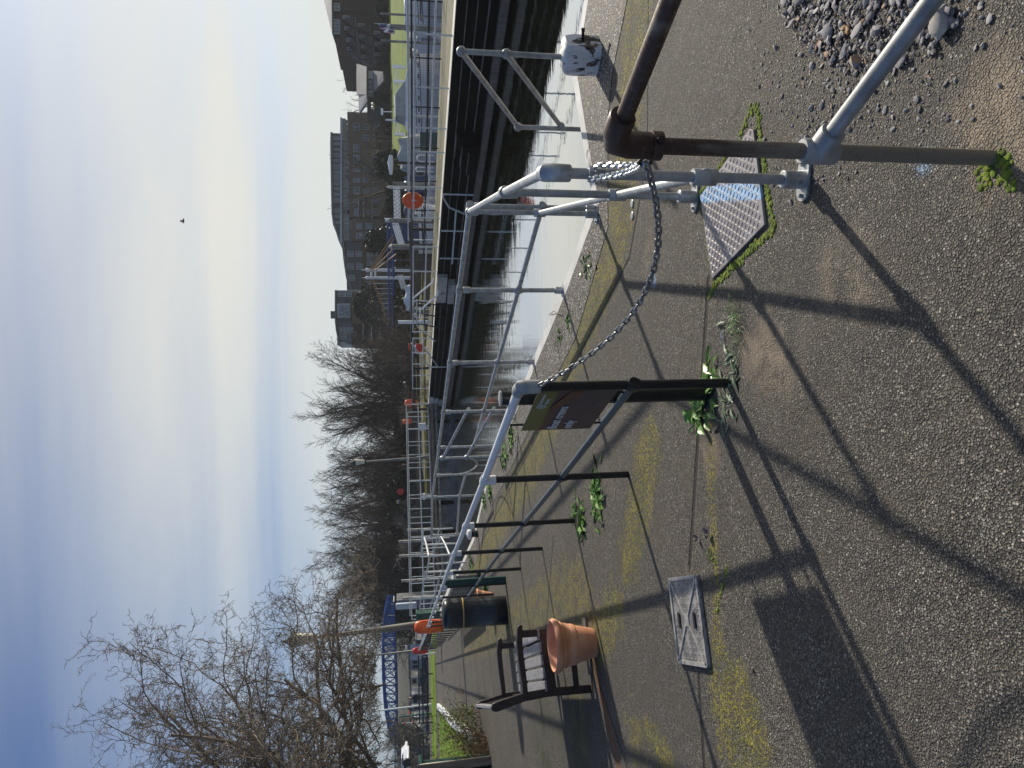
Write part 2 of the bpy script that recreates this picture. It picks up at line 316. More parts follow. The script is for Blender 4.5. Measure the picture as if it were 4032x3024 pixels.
def stones():
    m,t=mat('gravel'); 
    o=N(t,'ShaderNodeNewGeometry').outputs['Random Per Island']
    r=N(t,'ShaderNodeValToRGB',{0:o}); cr=r.color_ramp
    cr.elements[0].color=(.07,.07,.08,1); cr.elements[1].color=(.52,.5,.48,1); cr.elements[1].position=.93
    e=cr.elements.new(.96); e.color=(.42,.24,.12,1); e=cr.elements.new(.5); e.color=(.27,.25,.26,1)
    p=POS(t); c=MIX(t,MR(t,NOI(t,p,60.,4.),.3,.7,0,.4),r.outputs[0],(.1,.095,.09))
    out(t,N(t,'ShaderNodeBsdfPrincipled',{'Base Color':c,'Roughness':.75,'Normal':BUMP(t,NOI(t,p,150.,3.),.001)}).outputs[0])
stones()
def meshm():
    m,t=mat('wire_mesh'); out(t,N(t,'ShaderNodeBsdfPrincipled',{'Base Color':(.12,.12,.13,1),'Roughness':.6}).outputs[0])
meshm()
# ---------------------------------------------------------------- mesh builder
class B:
    def __init__(s): s.v=[]; s.f=[]; s.sm=[]
    def add(s,vs,fs,sm=True):
        k=len(s.v); s.v+=[Vector(x) for x in vs]; s.f+=[tuple(i+k for i in f) for f in fs]; s.sm+=[sm]*len(fs)
    def tube(s,pts,r,seg=10,caps=True,sm=True):
        pts=[Vector(p) for p in pts]; n=len(pts)
        rs=r if isinstance(r,(list,tuple)) else [r]*n
        vs=[]; fs=[]; pn=None
        for i,p in enumerate(pts):
            t=(pts[min(i+1,n-1)]-pts[max(i-1,0)])
            t=t.normalized() if t.length>1e-9 else Vector((0,0,1))
            if pn is None:
                a=Vector((0,0,1)) if abs(t.z)<.9 else Vector((1,0,0)); pn=(a-t*a.dot(t)).normalized()
            else:
                q=pn-t*pn.dot(t); pn=q.normalized() if q.length>1e-6 else pn
            bn=t.cross(pn)
            for k in range(seg):
                an=2*PI*k/seg; vs.append(p+(pn*math.cos(an)+bn*math.sin(an))*rs[i])
        for i in range(n-1):
            for k in range(seg): fs.append((i*seg+k,i*seg+(k+1)%seg,(i+1)*seg+(k+1)%seg,(i+1)*seg+k))
        if caps: fs.append(tuple(range(seg))[::-1]); fs.append(tuple((n-1)*seg+k for k in range(seg)))
        s.add(vs,fs,sm); return s
    def box(s,c,d,rz=0.,m=None):
        c=Vector(c); x,y,z=d[0]/2,d[1]/2,d[2]/2
        q=m if m is not None else Matrix.Rotation(rz,3,'Z')
        vs=[c+q@Vector((i*x,j*y,k*z)) for k in (-1,1) for j in (-1,1) for i in (-1,1)]
        s.add(vs,[(0,2,3,1),(4,5,7,6),(0,1,5,4),(2,6,7,3),(0,4,6,2),(1,3,7,5)],False); return s
    def beam(s,a,b,w,h,up=(0,0,1)):
        a=Vector(a);b=Vector(b);y=(b-a);L=y.length;y/=L;u=Vector(up);x=y.cross(u)
        if x.length<1e-4: x=y.cross(Vector((1,0,0)))
        x.normalize();z=x.cross(y);m=Matrix((x,y,z)).transposed()
        return s.box((a+b)/2,(w,L,h),m=m)
    def prism(s,poly,z0,z1,sm=False):
        n=len(poly); ar=sum(poly[i][0]*poly[(i+1)%n][1]-poly[(i+1)%n][0]*poly[i][1] for i in range(n))
        if ar<0: poly=poly[::-1]
        vs=[(p[0],p[1],z0) for p in poly]+[(p[0],p[1],z1) for p in poly]
        fs=[tuple(range(n))[::-1],tuple(range(n,2*n))]+[(i,(i+1)%n,n+(i+1)%n,n+i) for i in range(n)]
        s.add(vs,fs,sm); return s
    def extr(s,poly,dvec):
        """3-D polygon pushed along dvec"""
        n=len(poly); d=Vector(dvec); p=[Vector(q) for q in poly]
        vs=p+[q+d for q in p]
        s.add(vs,[tuple(range(n))[::-1],tuple(range(n,2*n))]+[(i,(i+1)%n,n+(i+1)%n,n+i) for i in range(n)],False); return s
    def lathe(s,prof,c=(0,0,0),seg=32,sm=True,caps=True,tilt=None):
        c=Vector(c); n=len(prof); vs=[];fs=[]
        for r,z in prof:
            for k in range(seg):
                a=2*PI*k/seg; q=Vector((r*math.cos(a),r*math.sin(a),z))
                if tilt is not None: q=tilt@q
                vs.append(c+q)
        for i in range(n-1):
            for k in range(seg): fs.append((i*seg+k,i*seg+(k+1)%seg,(i+1)*seg+(k+1)%seg,(i+1)*seg+k))
        if caps: fs.append(tuple(range(seg))[::-1]); fs.append(tuple((n-1)*seg+k for k in range(seg)))
        s.add(vs,fs,sm); return s
    def ball(s,c,r,seg=12,sq=(1,1,1)):
        c=Vector(c); k=seg//2; vs=[c+Vector((0,0,-r*sq[2]))]
        for i in range(1,k):
            ph=-PI/2+PI*i/k
            for j in range(seg): th=2*PI*j/seg; vs.append(c+Vector((r*sq[0]*math.cos(ph)*math.cos(th),r*sq[1]*math.cos(ph)*math.sin(th),r*sq[2]*math.sin(ph))))
        vs.append(c+Vector((0,0,r*sq[2]))); fs=[(0,1+(j+1)%seg,1+j) for j in range(seg)]
        for i in range(k-2):
            for j in range(seg): a=1+i*seg; fs.append((a+j,a+(j+1)%seg,a+seg+(j+1)%seg,a+seg+j))
        a=1+(k-2)*seg; fs+=[(a+j,a+(j+1)%seg,len(vs)-1) for j in range(seg)]
        s.add(vs,fs); return s
    def build(s,name,m,parent=None,at=None,bevel=0.,kind=None,label=None,sharp=35):
        o0=ORIG[parent.name] if parent else (Vector(at) if at is not None else Vector((0,0,0)))
        me=bpy.data.meshes.new(name); me.from_pydata([tuple(v-o0) for v in s.v],[],s.f); me.validate()
        if len(me.polygons)==len(s.sm): me.polygons.foreach_set('use_smooth',s.sm)
        try: me.set_sharp_from_angle(angle=R(sharp))
        except Exception: pass
        me.materials.append(MATS[m]); me.update()
        o=bpy.data.objects.new(name,me); col.objects.link(o)
        if parent: o.parent=parent
        else: o.location=o0
        ORIG[o.name]=o0
        if bevel:
            b=o.modifiers.new('bevel','BEVEL'); b.width=bevel; b.segments=2; b.limit_method='ANGLE'; b.angle_limit=R(40)
        if kind: o['kind']=kind
        if label: o['label']=label
        return o
ORIG={}
def tag(o,label,cat,group=None):
    o['label']=label; o['category']=cat
    if group: o['group']=group
    return o
def T(name,label,cat,loc,group=None):
    o=bpy.data.objects.new(name,None); col.objects.link(o); o.location=loc; o.empty_display_size=.1
    ORIG[o.name]=Vector(loc); return tag(o,label,cat,group)
def copy_tree(o,parent=None):
    c=o.copy(); col.objects.link(c); c.parent=parent; ORIG[c.name]=ORIG[o.name]
    for ch in [x for x in bpy.data.objects if x.parent==o]: copy_tree(ch,c)
    return c
def cp(o,loc,label,rz=None,s=None):
    c=copy_tree(o); c.location=loc; c['label']=label
    if rz is not None: c.rotation_euler=(0,0,rz)
    if s: c.scale=(s,s,s) if not isinstance(s,tuple) else s
    return c
def S(b,name,m,**k): return b.build(name,m,kind='structure',**k)
WZ=-1.6
def offs(pl,d):
    o=[]
    for i,p in enumerate(pl):
        a=Vector(pl[max(i-1,0)]);b=Vector(pl[min(i+1,len(pl)-1)])
        p=Vector(p); 
        n1=(p-a).normalized() if i>0 else (b-p).normalized(); n2=(b-p).normalized() if i<len(pl)-1 else n1
        m=(n1+n2).normalized(); nn=Vector((-m.y,m.x)); k=nn.dot(Vector((-n1.y,n1.x)))
        o.append(tuple(p+nn*(d/max(k,.5))))
    return o
# ================================================================ SETTING
EDGE=[(12,-3.2),(3.395,5.918),(2.931,6.394),(2.075,6.015),(1.57,5.77),(1.06,6.85),(-1.748,13.854),(-3.8,17.3),(-5.846,22.137),(-13.255,40.152),(-14.2,43.),(-25,64)]
near=[(12,-40),(-260,-40),(-260,64)]
S(B().prism(EDGE+near[::-1],-3.,0.),'ground','asphalt')
S(B().prism(EDGE+offs(EDGE,.14)[::-1],-.12,.006),'coping_edge','stone_painted')
cp2=offs(EDGE,.13); w2=[]
ci=offs(EDGE,.95)
ci=[(9.5,-3.5),(2.762,4.777),(2.40,5.16),(2.1,5.30),(1.25,5.35),(.45,6.45),(-2.3,13.2),(-4.45,17.05),(-6.55,22.),(-13.9,40.),(-14.9,42.8),(-26,64)]
S(B().prism(cp2+ci[::-1],-.1,.004),'coping_strip','coping')
S(B().box((0,260,WZ-.5),(1600,900,1.)),'water','water')
# island between the lock and the river
CF=[(22,-9.5),(10.92,19.47),(6.4,31.52),(2.78,39.2),(-.41,47.04),(-1.6,50.)]
CB=[(26.3,-8),(14.4,25.2),(8.9,34.8),(4.6,46),(3,54),(-1,58)]
S(B().prism([(x+.45,y+.17) for x,y in CF]+CB[::-1],-3.,0.),'island','mossy_concrete')
# far bank to the horizon
FB=[(700,40),(300,80),(60,84.5),(14,84),(5,78),(-22,80),(-34,112),(-70,140),(-400,150)]
S(B().prism(FB+[(-3000,3000),(3000,3000)],-3.,.35),'far_bank','earth')
S(B().prism([(9,55),(-9,57.5),(-9,79),(9,77)],-3.,.0),'quay','mossy_concrete')
t=tag(B().beam((9,55.1,.09),(-9,57.6,.09),.35,.18).build('yellow_kerb','yellow_paint',at=(0,56,0)),'long yellow painted kerb on the quay behind the far lock railings','kerb')
# sloping lawn behind the cruiser
def lawn():
    b=B(); vs=[];fs=[]; nx,ny=40,14; rn=random.Random(3)
    for j in range(ny+1):
        for i in range(nx+1):
            x=20+i*1.9; y=84.6+j*2.8; f=j/ny
            z=.36+2.75*math.sin(min(1,f*1.25)*PI/2)*min(1,max(0,(x-20)/14)) + .12*math.sin(x*.5+j)*f
            vs.append((x,y-(x-40)*.02,z))
    for j in range(ny):
        for i in range(nx): a=j*(nx+1)+i; fs.append((a,a+1,a+nx+2,a+nx+1))
    b.add(vs,fs); return S(b,'lawn','grass_far')
lawn()
def hill():
    b=B(); vs=[];fs=[]; nx=60
    for j in range(7):
        for i in range(nx+1):
            x=-230+i*3.6; y=215+j*18; z=.3+[0,3.,5.2,6.4,7.,7.3,0][j]*(1+.06*math.sin(i*.7)+.05*math.sin(i*1.9))*max(0,min(1,(i/6)))*max(0.,min(1,(nx-i)/6))
            vs.append((x,y,z))
    for j in range(6):
        for i in range(nx): a=j*(nx+1)+i; fs.append((a,a+1,a+nx+2,a+nx+1))
    b.add(vs,fs); S(b,'hill','hillside')
hill()
# grass verge and lawn patch beyond the path end
S(B().prism([(-16.2,42.5),(-17.5,46.),(-30,46.5),(-30,56.5),(-21.5,57),(-15.2,44.)],-.05,.02),'grass_verge','grass')
S(B().prism([(-18.9,40.9),(-12.75,25.9),(-9.15,17.6),(-9.6,14.7),(-16,15),(-30,40.9)],-.05,.03),'grass_lawn','grass')
# ---------------------------------------------------------------- white kerb along the lawn
t=T('kerb','low white painted kerb beside the grass, dotted with black lichen at its near end','kerb',(-12.7,25.8,0))
b=B(); 
for a,c in (((-19,41.),(-15.8,33.4)),((-15.8,33.4),(-12.7,25.8)),((-12.7,25.8),(-10.7,21.4)),((-10.7,21.4),(-9.05,17.5))): b.beam((*a,.07),(*c,.07),.26,.16)
b.build('kerb_stone','white_clean',t,bevel=.015)
# ---------------------------------------------------------------- lock walls
t=T('lock_wall','tall black lock wall opposite, with thin horizontal ledges and a pale timber at the waterline','wall',(6.4,31.5,0))
b=B()
prs=list(zip(CF[:-1],CF[1:]))
inn=[(x+.5,y+.19) for x,y in CF]
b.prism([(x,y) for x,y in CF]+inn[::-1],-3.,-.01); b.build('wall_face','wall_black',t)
wc=B(); wc.prism([(x-.03,y-.012) for x,y in CF]+[(x+.52,y+.2) for x,y in CF][::-1],-.006,.012); wc.build('coping','timber_white',t)
for z,th,ou in ((-.30,.022,.06),(-.61,.022,.07),(-.93,.035,.10)):
    b=B()
    b.prism([(x-ou,y-ou*.4) for x,y in CF]+[(x+.1,y+.04) for x,y in CF][::-1],z-th,z); b.build('ledge','ledge',t)
b=B(); b.prism([(x-.28,y-.12) for x,y in CF]+[(x+.1,y+.04) for x,y in CF][::-1],-1.48,-1.24); b.build('rubbing_timber','timber_pale',t,bevel=.02)
d=Vector((-.375,.927,0)).normalized(); nn=Vector((-.927,-.375,0))
def wpt(sy,z=0.,o=0.):
    """point on the far wall line seen at picture row sy"""
    best=None
    for (x0,y0),(x1,y1) in prs:
        for k in range(60):
            f=k/60; q=Vector((x0+(x1-x0)*f,y0+(y1-y0)*f,0)); r=q-Vector((0,0,HC)); s=1512-FPX*r.dot(R2)/r.dot(F)
            if best is None or abs(s-sy)<best[0]: best=(abs(s-sy),q)
    q=best[1]; return q+nn*o+Vector((0,0,z))
# stepped blocks where the wall drops
for i,(sy,z0,z1,o) in enumerate(((548,-1.1,-.32,.35),(575,-1.1,-.55,.5),(600,-1.1,-.8,.6))):
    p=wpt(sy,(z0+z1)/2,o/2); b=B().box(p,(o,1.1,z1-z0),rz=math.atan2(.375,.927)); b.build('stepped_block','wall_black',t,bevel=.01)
    B().box(wpt(sy,z1+.012,o/2),(o+.03,1.13,.02),rz=math.atan2(.375,.927)).build('block_top','ledge',t)
# pale steps set in the wall
t=T('landing_steps','pale concrete steps on the far lock wall under bright handrails','steps',tuple(wpt(1125,-1.2)))
for s0,s1,z1,z0,o in ((1075,1178,-.02,-.50,.25),(1096,1170,-.56,-.9,.4),(1114,1150,-.95,-1.25,.5)):
    p=wpt(s0);q=wpt(s1); b=B(); b.beam(p+nn*(o/2)+Vector((0,0,(z0+z1)/2)),q+nn*(o/2)+Vector((0,0,(z0+z1)/2)),o,z1-z0); b.build('step','stone_pale',t,bevel=.015)
t=T('wall_panels','whitewashed block panels at the head of the far lock wall','wall panels',tuple(wpt(1605,-1.2)))
for z1,z0,s0,s1 in ((-.03,-.30,1563,1648),(-.34,-.62,1568,1648),(-.66,-.95,1575,1648)):
    b=B(); b.beam(wpt(s0,(z0+z1)/2,.06),wpt(s1,(z0+z1)/2,.06),.14,z1-z0); b.build('panel','stone_painted',t)
# upper gates: a grey wall, walkway and beams across the lock
GA,GB=V(-14.2,42.6,0),V(-1.6,49.6,0); gd=(GB-GA).normalized()
t=T('lock_gate','grey upper lock gates closed across the lock under a railed walkway','lock gate',tuple((GA+GB)/2))
B().beam(GA+V(0,0,-1.25),GB+V(0,0,-1.25),.5,2.3).build('gate_leaf','concrete_grey',t)
B().beam(GA+V(0,0,.02),GB+V(0,0,.02),1.3,.12).build('walkway','concrete_grey',t)
for k in range(7): 
    q=GA+gd*(1.2+k*2.0)+V(.12,-.3,0); B().box(q+V(0,0,-.75),(.22,.2,1.3)).build('gate_post','stone_pale' if k in(1,4) else 'wall_black',t,bevel=.02)
B().beam(GA+V(.3,-.7,-.18),GB+V(.3,-.7,-.18),.16,.16).build('beam','cable' if 0 else 'timber_pale',t)
B().beam(GA+V(.3,-.75,-.45),GB+V(.3,-.75,-.45),.14,.14).build('beam','timber_grey',t)
# near wing at the head of the lock
t=tag(B().prism([(-1.7,49.9),(-3.6,51.4),(-2.2,53.),(.2,51.)],-3.,-.02).build('wing_wall','concrete_grey'),'smooth grey concrete wing wall where the upper gate meets the far side','wall')
# ================================================================ RAILINGS
def fit(b,p,axis,r,L): 
    a=Vector(axis).normalized(); b.tube([p-a*L/2,p-a*(L/2-.006),p+a*(L/2-.006),p+a*L/2],[r*.93,r,r,r*.93],14)
def railing(name,label,posts,ht=1.08,hm=.47,r=.024,mp='galv',mt='galv',mm='galv',mf='galv',flange=True,seg=12,tops=True,group=None,zb=0.,fitr=.034,mid=True,cat='railing',ends=(0,0)):
    posts=[Vector((*p[:2],zb)) for p in posts]
    t=T(name,label,cat,tuple(posts[0]),group)
    n=len(posts)
    for i,p in enumerate(posts):
        o=B().tube([p,p+V(0,0,ht)],r,seg).build('post',mp,t)
        if seg>=8:
            d=(posts[min(i+1,n-1)]-posts[max(i-1,0)]).normalized()
            b=B(); fit(b,p+V(0,0,ht-.075),(0,0,1),fitr,.07); fit(b,p+V(0,0,ht),d,fitr,.10 if 0<i<n-1 else .07)
            b.ball(p+V(0,0,ht),fitr,12) if i in(0,n-1) else None
            b.build('rail_fitting',mf,o)
            if mid:
                b=B(); fit(b,p+V(0,0,hm),d,fitr,.09); fit(b,p+V(0,0,hm),(0,0,1),fitr*.97,.085); b.build('rail_fitting',mf if mf!='white_paint' else mp,o)
            if flange:
                b=B(); b.lathe([(fitr+.004,.012),(fitr+.003,.085),(fitr*.85,.09)],p,14)
                b.lathe([(.07,0),(.07,.01),(.06,.014)],p,18); b.build('base_flange',mf,o)
    tt=[p+V(0,0,ht) for p in posts]; B().tube(tt,r,seg).build('top_rail',mt,t)
    if mid: B().tube([p+V(0,0,hm) for p in posts],r,seg).build('mid_rail',mm,t)
    return t
# --- weathered near railing with rails running off to the right
NB=G(3905,622); nt_=G(2640,0,1.1)
t=T('pipe_railing','weathered brown-stained pipe railing post nearest the camera, with rails running right','railing',tuple(NB))
dr=(V(nt_.x,nt_.y,0)-V(NB.x,NB.y,0)).normalized()
lo=G(3672,0,.53); dl=(V(lo.x,lo.y,0)-V(NB.x,NB.y,0)).normalized()
rr=.0215
pz=B().tube([NB-V(0,0,.02),NB+V(0,0,1.08)],rr,24).build('post','rust_pipe',t)
B().tube([NB+V(0,0,1.1),NB+V(0,0,1.1)+dr*2.4],rr,24).build('top_rail','rust_pipe',t)
B().tube([NB+V(0,0,.53),NB+V(0,0,.53)+dl*2.4],rr,24).build('mid_rail','galv_dull',t)
b=B(); k=V(0,0,1.105)
b.tube([NB+V(0,0,1.0),NB+V(0,0,1.006),NB+V(0,0,1.06),NB+k+dr*.012+V(0,0,-.008),NB+k+dr*.045,NB+k+dr*.095,NB+k+dr*.1],[.031,.034,.035,.036,.034,.034,.031],24)
b.tube([NB+V(0,0,.975),NB+V(0,0,1.003)],.037,24)
b.build('elbow','rust_pipe',t)
b=B().tube([NB+V(0,0,.99)-V(0,.03,0)+V(.0,0,0),NB+V(0,0,.99)-V(0,.047,0)],.010,12); b.build('grub_screw','bolt',t)
b=B(); b.tube([NB+V(0,0,.48),NB+V(0,0,.486),NB+V(0,0,.575),NB+V(0,0,.58)],[.031,.034,.034,.031],24); b.tube([NB+V(0,0,.53),NB+V(0,0,.53)+dl*.07,NB+V(0,0,.53)+dl*.075],[.034,.034,.031],24); b.build('tee_fitting','galv_dull',t)
b=B().tube([NB+V(-.02,.03,1.01),NB+V(-.03,.045,1.02),NB+V(-.035,.055,1.0),NB+V(-.03,.045,.985),NB+V(-.02,.03,.99)],.005,8); b.build('chain_eye','bolt',t)
# --- newer galvanised railing by the chequer plate
Wp=[G(3170,709),G(2740,775),G(2352,843)]
t=T('galvanised_railing','bright galvanised pipe railing with three flanged posts behind the chain','railing',tuple(Wp[0]))
HT=1.09
def bigflange(p,o,ang):
    b=B(); ax=V(math.cos(ang),math.sin(ang),0)
    pl=[]; 
    for k in range(24):
        a=2*PI*k/24; q=V(math.cos(a)*.04,math.sin(a)*.04,0)+ax*(.045 if math.cos(a-ang)>0 else -.045); pl.append((p+q)[:2])
    b.prism(pl,.001,.012,False); b.lathe([(.037,.01),(.036,.10),(.031,.104)],p,20); b.build('base_flange','galv',o)
    for s in(-1,1): B().lathe([(.010,.012),(.010,.022),(.006,.026)],p+ax*(.062*s),6,sm=False).build('bolt','galv_dull',o)
    for z in(.04,.075): B().tube([p+V(-.5,-.86,0)*.03+V(0,0,z),p+V(-.5,-.86,0)*.041+V(0,0,z)],.008,10).build('grub_screw','galv_dull',o)
for i,p in enumerate(Wp):
    o=B().tube([p+V(0,0,.01),p+V(0,0,HT-.01)],.021,20).build('post','galv',t); bigflange(p,o,-.15)
wd=(Wp[1]-Wp[0]).normalized(); 
b=B().tube([Wp[0]+V(0,0,HT),Wp[1]+V(0,0,HT),Wp[2]+V(0,0,HT)],.021,20); b.build('top_rail','galv',t)
b=B().tube([Wp[0]+V(0,0,.46),Wp[1]+V(0,0,.46),Wp[2]+V(0,0,.50)],.021,20); b.build('mid_rail','galv',t)
b=B(); q=Wp[0]+V(0,0,HT); b.tube([q-V(0,0,.10),q-V(0,0,.095),q-V(0,0,.03),q-V(0,0,.004)+wd*.012,q+wd*.04],[.031,.034,.035,.035,.031],20); b.build('elbow','galv',t)
b=B(); fit(b,Wp[0]+V(0,0,HT-.185),(0,0,1),.033,.03); b.build('chain_collar','galv',t)
for j,(p,z) in enumerate(((Wp[0],.44),(Wp[1],.46),(Wp[2],.50),(Wp[1],HT-.03),(Wp[2],HT-.03))):
    b=B(); fit(b,p+V(0,0,z),(0,0,1),.034,.10 if z<1 else .085); fit(b,p+V(0,0,z+(0 if z<1 else .03)),wd,.034,.05); b.build('tee_fitting','galv',t)
# --- galvanised railing along the lock edge
EP=[(1.50,5.82),(.964,6.976),(.281,8.67),(-.42,10.38),(-1.02,11.75),(-1.3,12.45),(-1.98,14.0),(-2.65,15.5),(-4.0,17.35)]
EP=[tuple(G(2345,822)[:2]),tuple(G(2217,1143)[:2]),tuple(G(2103,1424)[:2])]
dv=Vector(EP[2])-Vector(EP[1]); 
for k in (1,2,3.05,4.1): EP.append(tuple(Vector(EP[2])+dv.normalized()*1.83*k))
EP.append((-3.62,16.7))
r_=railing('lockside_railing','long galvanised two-rail railing running along the near edge of the lock',EP[:5])
B().tube([V(*EP[4],1.08),V(*EP[5],1.08)],.024,12).build('top_rail','galv',r_)
railing('lockside_railing','galvanised two-rail railing on the lock edge beyond the chained gap',EP[5:])
LQ=Vector(EP[3]).to_3d()
t=T('ladder_handrail','galvanised slanting ladder handrail rising beside the chained gap of the lock edge railing','handrail',tuple(LQ))
p1=LQ+V(.05,.06,0); p2=V(-1.22,11.55,0)
B().tube([p2+V(0,0,-.3),p2+V(0,0,1.06)],.023,12).build('post','galv',t)
B().tube([p1+V(0,0,.69),p2+V(0,0,1.04)],.022,12).build('rail','galv',t); B().tube([p1+V(0,0,.3),p2+V(0,0,.64)],.022,12).build('rail','galv',t)
b=B().ball(p2+V(0,0,1.05),.045,12); b.build('ball_joint','galv',t); B().ball(p2+V(0,0,.64),.045,12).build('ball_joint','galv',t)
# --- ladder handrail by the white block
t=T('ladder_handrail','grey knuckled ladder handrail with two slanting bars rising behind the white block','handrail',(2.7,5.62,0))
a=G(2352,232); c=V(2.43,6.55,0)
a1,a2=a+V(0,0,1.14),a+V(0,0,.77); 
c1=AT(2040,500,c.y); c2=AT(2208,497,c.y); c=V(c1.x,c.y,0)
B().tube([a,a1],.0225,14).build('post','galv_dull',t); B().tube([c+V(0,0,-1.3),c1],.0225,14).build('post','galv_dull',t)
B().tube([a1,c1],.0225,14).build('rail','galv_dull',t); B().tube([a2,c2],.0225,14).build('rail','galv_dull',t)
for q in (a1,a2,c1,c2):
    b=B().ball(q,.042,16,(1,1,.95)); b.tube([q+V(-.02,-.035,.01),q+V(-.024,-.046,.012)],.018,10); b.build('ball_joint','galv_dull',t)
# --- black and white railing down the path
BP=[(-.016,3.317),(-.694,4.959),(-1.372,6.67),(-2.046,8.365)]
BP=[(BP[0] if k==0 else BP[k]) if k<4 else (-2.046-.69*(k-3),8.365+1.675*(k-3)) for k in range(27)]
t=T('path_railing','long railing with black posts, white top rail and dark mid rail beside the path','railing',(*BP[0],0))
for i,p in enumerate(BP):
    p=V(*p,0); sg=16 if i<6 else 8; d=V(-.38,.925,0)
    o=B().tube([p-V(0,0,.02),p+V(0,0,1.03)],.0245,sg).build('post','black_paint',t)
    if i: 
        b=B(); fit(b,p+V(0,0,1.045),(0,0,1),.035,.085); fit(b,p+V(0,0,1.085),d,.034,.11); b.build('rail_fitting','white_paint',o)
    b=B(); fit(b,p+V(0,0,.51),d,.033,.06); fit(b,p+V(0,0,.51),(0,0,1),.031,.07); b.build('rail_fitting','black_paint',o)
B().tube([V(*p,1.085) for p in BP],.0245,16).build('top_rail','white_paint',t)
B().tube([V(*p,.51) for p in BP],.0225,14).build('mid_rail','grey_rail',t)
b=B(); q=V(*BP[0],1.085); d=(V(*BP[1],0)-V(*BP[0],0)).normalized()
b.tube([q-V(0,0,.10),q-V(0,0,.096),q-V(0,0,.03),q+d*.006-V(0,0,.004),q+d*.04,q+d*.075],[.031,.035,.036,.036,.035,.031],20); b.build('elbow','galv_dull',t)
# ---------------------------------------------------------------- chains
def link(b,c,d,side,L,W,r):
    pts=[];n=14
    for k in range(n+1):
        a=2*PI*k/n; x=math.cos(a);y=math.sin(a)
        pts.append(c+d*((L/2-W/2)*(1 if x>0 else -1)*(1 if abs(x)>1e-6 else 0)+x*(W/2-r))+side*(y*(W/2-r)))
    b.tube(pts,r,6,caps=False)
def chain(name,label,A,C,sag,pitch,r,m,W,grp=None,twist=0.,side=0.):
    A=Vector(A);C=Vector(C); n0=200; P=[]
    for i in range(n0+1):
        f=i/n0; P.append(A.lerp(C,f)-V(0,0,sag*4*f*(1-f))+V(side*math.sin(PI*f),0,0))
    L=sum((P[i+1]-P[i]).length for i in range(n0)); n=int(L/pitch); b=B(); acc=0;j=0;rn=random.Random(7)
    for k in range(n):
        tgt=(k+.5)*L/n
        while acc+(P[j+1]-P[j]).length<tgt: acc+=(P[j+1]-P[j]).length;j+=1
        c=P[j].lerp(P[j+1],(tgt-acc)/(P[j+1]-P[j]).length); d=(P[j+1]-P[j]).normalized()
        s=d.cross(V(0,0,1)).normalized(); s2=d.cross(s); an=(PI/4 if k%2 else -PI/4)+rn.uniform(-.2,.2)+twist
        link(b,c,d,s*math.cos(an)+s2*math.sin(an),pitch+2*r*1.05+.004,W,r)
    o=b.build(name,m,at=A); return tag(o,label,'chain',grp)
chain('chain','long dark steel chain sagging from the nearest post to the black sign post',NB+V(-.028,.045,1.0),V(BP[0][0]+.005,BP[0][1]-.045,1.0),.235,.040,.0047,'steel_chain',.026)
c0=NB+V(-.03,.05,1.005); c1_=Wp[0]+V(0,-.03,HT-.185)
chain('chain','bright new chain, upper strand between the nearest post and the galvanised railing',c0,c1_+V(-.03,0,.02),.045,.034,.0048,'bright_chain',.028)
chain('chain','bright new chain, lower slacker strand between the nearest post and the galvanised railing',c0,c1_+V(.025,0,-.01),.085,.034,.0048,'bright_chain',.028,twist=.4)
lk=B(); p=c1_+V(-.02,-.01,0); lk.box(p+V(0,-.01,-.02),(.035,.02,.04)); lk.tube([p+V(-.012,-.01,0),p+V(-.012,-.01,.02),p+V(.012,-.01,.02),p+V(.012,-.01,0)],.004,8)
tag(lk.build('padlock','galv_dull',at=p,bevel=.004),'small steel padlock fastening the bright chain to its collar','padlock')
chain('chain','thin chain slung across the ladder gap in the lock edge railing',V(-1.22,11.55,.62),Vector(EP[5]).to_3d()+V(0,0,.6),.25,.05,.006,'galv',.03)
# ---------------------------------------------------------------- black round post and the sign
SP=V(-.075,3.58,0)
t=T('signal_post','thick round black post with a pale cap standing behind the sign','post',tuple(SP))
B().tube([SP-V(0,0,.02),SP+V(0,0,1.14)],.038,20).build('post','black_paint',t)
B().lathe([(.038,1.14),(.041,1.142),(.041,1.152),(.02,1.156)],SP,20).build('cap','galv_dull',t)
b=B(); b.tube([SP+V(0,0,1.06),SP+V(0,0,1.075)],.042,16); b.tube([SP+V(.03,-.02,1.06),SP+V(.05,-.03,1.075),SP+V(.04,-.04,1.09)],.004,6); b.build('cable_tie','black_iron',t)
dS=(V(*BP[1],0)-V(*BP[0],0)).normalized(); s0=V(*BP[0],0)+dS*.045
tl,tr=s0+V(0,0,.985),None
def sg(u,z,o=0.):  # u along the rail, o toward the path
    return s0+dS*u+V(0,0,z)+V(-dS.y,dS.x,0)*o
SW=.60; z1,z0_=.985,.575
t=T('sign_board','plum and olive sign reading Boat crews only hung below the white rail','sign',tuple(sg(SW/2,z0_)))
b=B(); b.extr([sg(0,z0_),sg(SW,z0_),sg(SW,z1),sg(0,z1)],V(-dS.y,dS.x,0)*.008); b.build('panel','sign_plum',t)
b=B(); b.extr([sg(0,z1-.10,.008),sg(SW,z1-.10,.008),sg(SW,z1,.008),sg(0,z1,.008)],V(-dS.y,dS.x,0)*.002); b.build('green_band','sign_green',t)
b=B(); b.extr([sg(.0,z1-.17,.0105),sg(.22,z1-.102,.0105),sg(.30,z1-.102,.0105),sg(.05,z1-.24,.0105),sg(0,z1-.22,.0105)],V(-dS.y,dS.x,0)*.001); b.build('painted_sheen','sign_sheen',t)  # orange sheen on the panel, painted as a thin coloured patch
